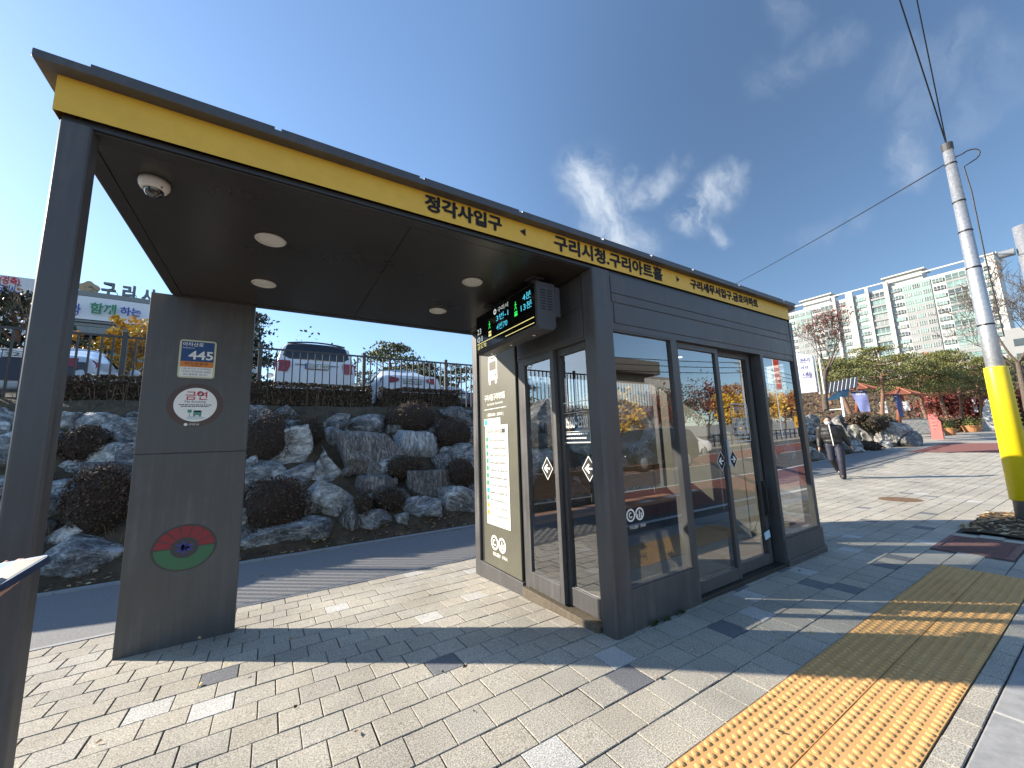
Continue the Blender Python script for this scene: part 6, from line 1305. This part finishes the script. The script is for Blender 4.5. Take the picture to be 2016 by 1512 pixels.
car('moving_sedan', 'white saloon across the street, mirrored beside the window mullion', (mt(1372, 880, -12).x, -11.7, -.15), math.radians(90), sed, CARW, ('', .80, -.035), sedl, rs, 'sedan')
t = thing('street_railing', 'low dark railing along the far kerb, mirrored in the glass doors', 'railing', (16, -13.3, 0)); b = MB()
for k in range(50): x = 6 + k * .9; b.box(x - .04, x + .04, -13.34, -13.26, zg(x, 0) - .05, zg(x, 0) + .85)
for z in (.35, .8): b.tube([(6, -13.3, z), (16, -13.3, z), (51, -13.3, z + .0275 * 35)], .035, 6)
b.build('rail', BLKP, t)
p = mt(1482, 880, -14); t = thing('power_pole', 'tall grey power pole across the street, mirrored in the right sliding door', 'pole', (p.x, -14, 0)); zt_ = mt(1482, 705, -14).z; b = MB(); b.tube([(p.x, -14, 0), (p.x, -14, zt_)], [.17, .11], 12); b.build('shaft', CONC, t, smooth=True); b = MB(); b.box(p.x - 1, p.x + 1, -14.06, -13.94, zt_ - .7, zt_ - .58); b.box(p.x - .8, p.x + .8, -14.06, -13.94, zt_ - 1.4, zt_ - 1.3); b.build('crossarm', STEEL, t)
for k in range(3):
    b = MB(); z = zt_ - .55 - .5 * k; b.tube([(p.x + (-60 + 5 * i), -14 + .2 * k, z + 1.2 * (((i % 12) / 6 - 1) ** 2 - 1)) for i in range(25)], .03, 4); tag(b.build('overhead_wire', BLKP, loc=(p.x, -14, z)), 'street wire across the road, mirrored in the glass, number from the top: ' + ('first', 'second', 'third')[k], 'wire', 'street wires mirrored in the glass')
p = mt(1550, 880, -15); t = thing('red_street_banner', 'tall red banner across the street, mirrored in the narrow right window', 'banner', (p.x, -15, 0)); b = MB(); b.box(p.x - .6, p.x + .6, -15.05, -14.95, mt(1550, 768, -15).z, mt(1550, 705, -15).z); b.build('cloth', mat('red banner cloth', (.42, .05, .04), .7), t); b = MB(); b.tube([(p.x - .65, -15, 0), (p.x - .65, -15, mt(1550, 700, -15).z)], .06, 8); b.build('post', STEEL, t)
p = mt(1569, 830, -13.6); t = thing('yellow_stop_sign', 'small orange yellow street sign on a post, mirrored at the right edge of the glass', 'sign', (p.x, -13.6, 0)); b = MB(); b.box(p.x - .35, p.x + .35, -13.62, -13.58, p.z - .55, p.z + .5); b.ell2(0, 0, .14, .18, (p.x, -13.575, p.z - .2), -EXF, EXZ, 1); b.build('plate', [mat('orange yellow sign', (.75, .38, .02), .5, var=.03), BLACK], t); b = MB(); b.tube([(p.x, -13.65, 0), (p.x, -13.65, p.z)], .04, 8); b.build('post', STEEL, t)
p = mt(1269, 870, -14.2); t = thing('orange_totem', 'slim orange notice totem across the street, mirrored in the left window', 'sign', (p.x, -14.2, 0)); b = MB(); b.box(p.x - .28, p.x + .28, -14.3, -14.1, -.1, 2.3); b.box(p.x - .2, p.x + .2, -14.1, -14.08, 1.2, 1.6, 1); b.build('panel', [mat('orange totem', (.48, .16, .03), .5), TW], t)
# ------------------------------------------------------------------ light and sky
SD = V((-1.18, 1., .70)).normalized()                # towards the sun
el = math.asin(SD.z); az = math.atan2(SD.x, SD.y)
su = bpy.data.lights.new('sun', 'SUN'); su.energy = 4.9; su.angle = math.radians(.55); su.color = (1, .90, .76)
so = bpy.data.objects.new('sun', su); COL.objects.link(so); so.rotation_euler = (-SD).to_track_quat('-Z', 'Y').to_euler(); so.location = (-20, 20, 20)
w = bpy.data.worlds.new('World'); S.world = w; w.use_nodes = True; nt = w.node_tree; bg = nt.nodes['Background']
sky = N(nt, 'ShaderNodeTexSky'); sky.sky_type = 'NISHITA'; sky.sun_disc = False; sky.sun_elevation = el; sky.sun_rotation = az; sky.air_density = 1.0; sky.dust_density = .35; sky.ozone_density = 2.2; sky.altitude = 50
tc = N(nt, 'ShaderNodeTexCoord')
nz = N(nt, 'ShaderNodeTexNoise'); nz.inputs['Scale'].default_value = 5.5; nz.inputs['Detail'].default_value = 7; nz.inputs['Roughness'].default_value = .58; L(nt, tc.outputs['Generated'], nz.inputs['Vector'])
s1 = N(nt, 'ShaderNodeVectorMath', operation='SUBTRACT'); s1.inputs[1].default_value = (.5, .5, .5); L(nt, nz.outputs['Color'], s1.inputs[0])
s2 = N(nt, 'ShaderNodeVectorMath', operation='SCALE'); s2.inputs['Scale'].default_value = .15; L(nt, s1.outputs[0], s2.inputs[0])
pv = N(nt, 'ShaderNodeVectorMath', operation='ADD'); L(nt, tc.outputs['Generated'], pv.inputs[0]); L(nt, s2.outputs[0], pv.inputs[1])
def math_(op, a, b_=None, c=None, cl=False):
    n = N(nt, 'ShaderNodeMath', operation=op); n.use_clamp = cl
    for i, x in enumerate((a, b_, c)):
        if x is None: continue
        if hasattr(x, 'links') or hasattr(x, 'is_linked'): L(nt, x, n.inputs[i])
        else: n.inputs[i].default_value = x
    return n.outputs[0]
tot = None
for (u0, v0), (u1, v1), wd, am in (((1140, 350), (1235, 490), .10, .8), ((1240, 360), (1215, 455), .05, .5), ((1330, 345), (1235, 400), .05, .55), ((1420, 365), (1365, 435), .06, .8), ((1375, 425), (1415, 475), .03, .5), ((1450, 345), (1395, 400), .035, .35), ((1900, 95), (1790, 290), .055, .16), ((1760, 165), (1840, 150), .05, .14), ((1790, 290), (1800, 340), .05, .3), ((1500, 175), (1660, 110), .045, .16), ((1555, 0), (1570, 60), .04, .12), ((1600, 450), (1680, 430), .05, .10), ((1990, 120), (1930, 240), .06, .12), ((760, 640), (930, 680), .06, .10)):
    a, c = ray(u0, v0).normalized(), ray(u1, v1).normalized(); d = c - a
    q_ = N(nt, 'ShaderNodeVectorMath', operation='SUBTRACT'); L(nt, pv.outputs[0], q_.inputs[0]); q_.inputs[1].default_value = a
    dt = N(nt, 'ShaderNodeVectorMath', operation='DOT_PRODUCT'); L(nt, q_.outputs[0], dt.inputs[0]); dt.inputs[1].default_value = d / d.length_squared
    tt_ = math_('ADD', dt.outputs['Value'], 0., cl=True)
    pr = N(nt, 'ShaderNodeVectorMath', operation='SCALE'); pr.inputs[0].default_value = d; L(nt, tt_, pr.inputs['Scale'])
    df = N(nt, 'ShaderNodeVectorMath', operation='SUBTRACT'); L(nt, q_.outputs[0], df.inputs[0]); L(nt, pr.outputs[0], df.inputs[1])
    ln = N(nt, 'ShaderNodeVectorMath', operation='LENGTH'); L(nt, df.outputs[0], ln.inputs[0])
    mr = N(nt, 'ShaderNodeMapRange'); mr.interpolation_type = 'SMOOTHERSTEP'; mr.inputs[1].default_value = 0; mr.inputs[2].default_value = wd; mr.inputs[3].default_value = am; mr.inputs[4].default_value = 0; L(nt, ln.outputs['Value'], mr.inputs[0])
    tot = mr.outputs[0] if tot is None else math_('MAXIMUM', tot, mr.outputs[0])
mpn = N(nt, 'ShaderNodeMapping'); mpn.inputs['Rotation'].default_value = (.2, .5, .4); mpn.inputs['Scale'].default_value = (5, 16, 7); L(nt, pv.outputs[0], mpn.inputs[0])
nf = N(nt, 'ShaderNodeTexNoise'); nf.inputs['Scale'].default_value = 1.3; nf.inputs['Detail'].default_value = 8; nf.inputs['Roughness'].default_value = .6; L(nt, mpn.outputs[0], nf.inputs['Vector'])
fr = N(nt, 'ShaderNodeMapRange'); fr.inputs[1].default_value = .34; fr.inputs[2].default_value = .64; L(nt, nf.outputs['Fac'], fr.inputs[0])
cov = math_('MULTIPLY', tot, fr.outputs[0], cl=True)
mx = N(nt, 'ShaderNodeMix'); mx.data_type = 'RGBA'; L(nt, cov, mx.inputs['Factor']); gm = N(nt, 'ShaderNodeGamma'); gm.inputs[1].default_value = .86; L(nt, sky.outputs[0], gm.inputs[0])
vt = N(nt, 'ShaderNodeVectorMath', operation='MULTIPLY'); vt.inputs[1].default_value = (.86, .985, 1.10); L(nt, gm.outputs[0], vt.inputs[0])
dS = N(nt, 'ShaderNodeVectorMath', operation='DOT_PRODUCT'); dS.inputs[1].default_value = V((.92, .15, .36)).normalized(); L(nt, tc.outputs['Generated'], dS.inputs[0])
fS = N(nt, 'ShaderNodeMapRange'); fS.interpolation_type = 'SMOOTHSTEP'; fS.inputs[1].default_value = .60; fS.inputs[2].default_value = 1.0; fS.inputs[3].default_value = 1.06; fS.inputs[4].default_value = .62; L(nt, dS.outputs['Value'], fS.inputs[0])
vs_ = N(nt, 'ShaderNodeVectorMath', operation='SCALE'); L(nt, vt.outputs[0], vs_.inputs[0]); L(nt, fS.outputs[0], vs_.inputs['Scale'])
L(nt, vs_.outputs[0], mx.inputs['A']); mx.inputs['B'].default_value = (3.0, 3.3, 3.65, 1)
L(nt, mx.outputs['Result'], bg.inputs['Color']); bg.inputs['Strength'].default_value = .122
S.view_settings.view_transform = 'Standard'; S.view_settings.look = 'None'; S.view_settings.exposure = 1.2; S.view_settings.gamma = 1; S.view_settings.use_curve_mapping = False
S.render.engine = 'CYCLES'; S.cycles.max_bounces = 8; S.cycles.transparent_max_bounces = 16; S.cycles.glossy_bounces = 4; S.cycles.caustics_reflective = False; S.cycles.caustics_refractive = False
S.cycles.use_denoising = True
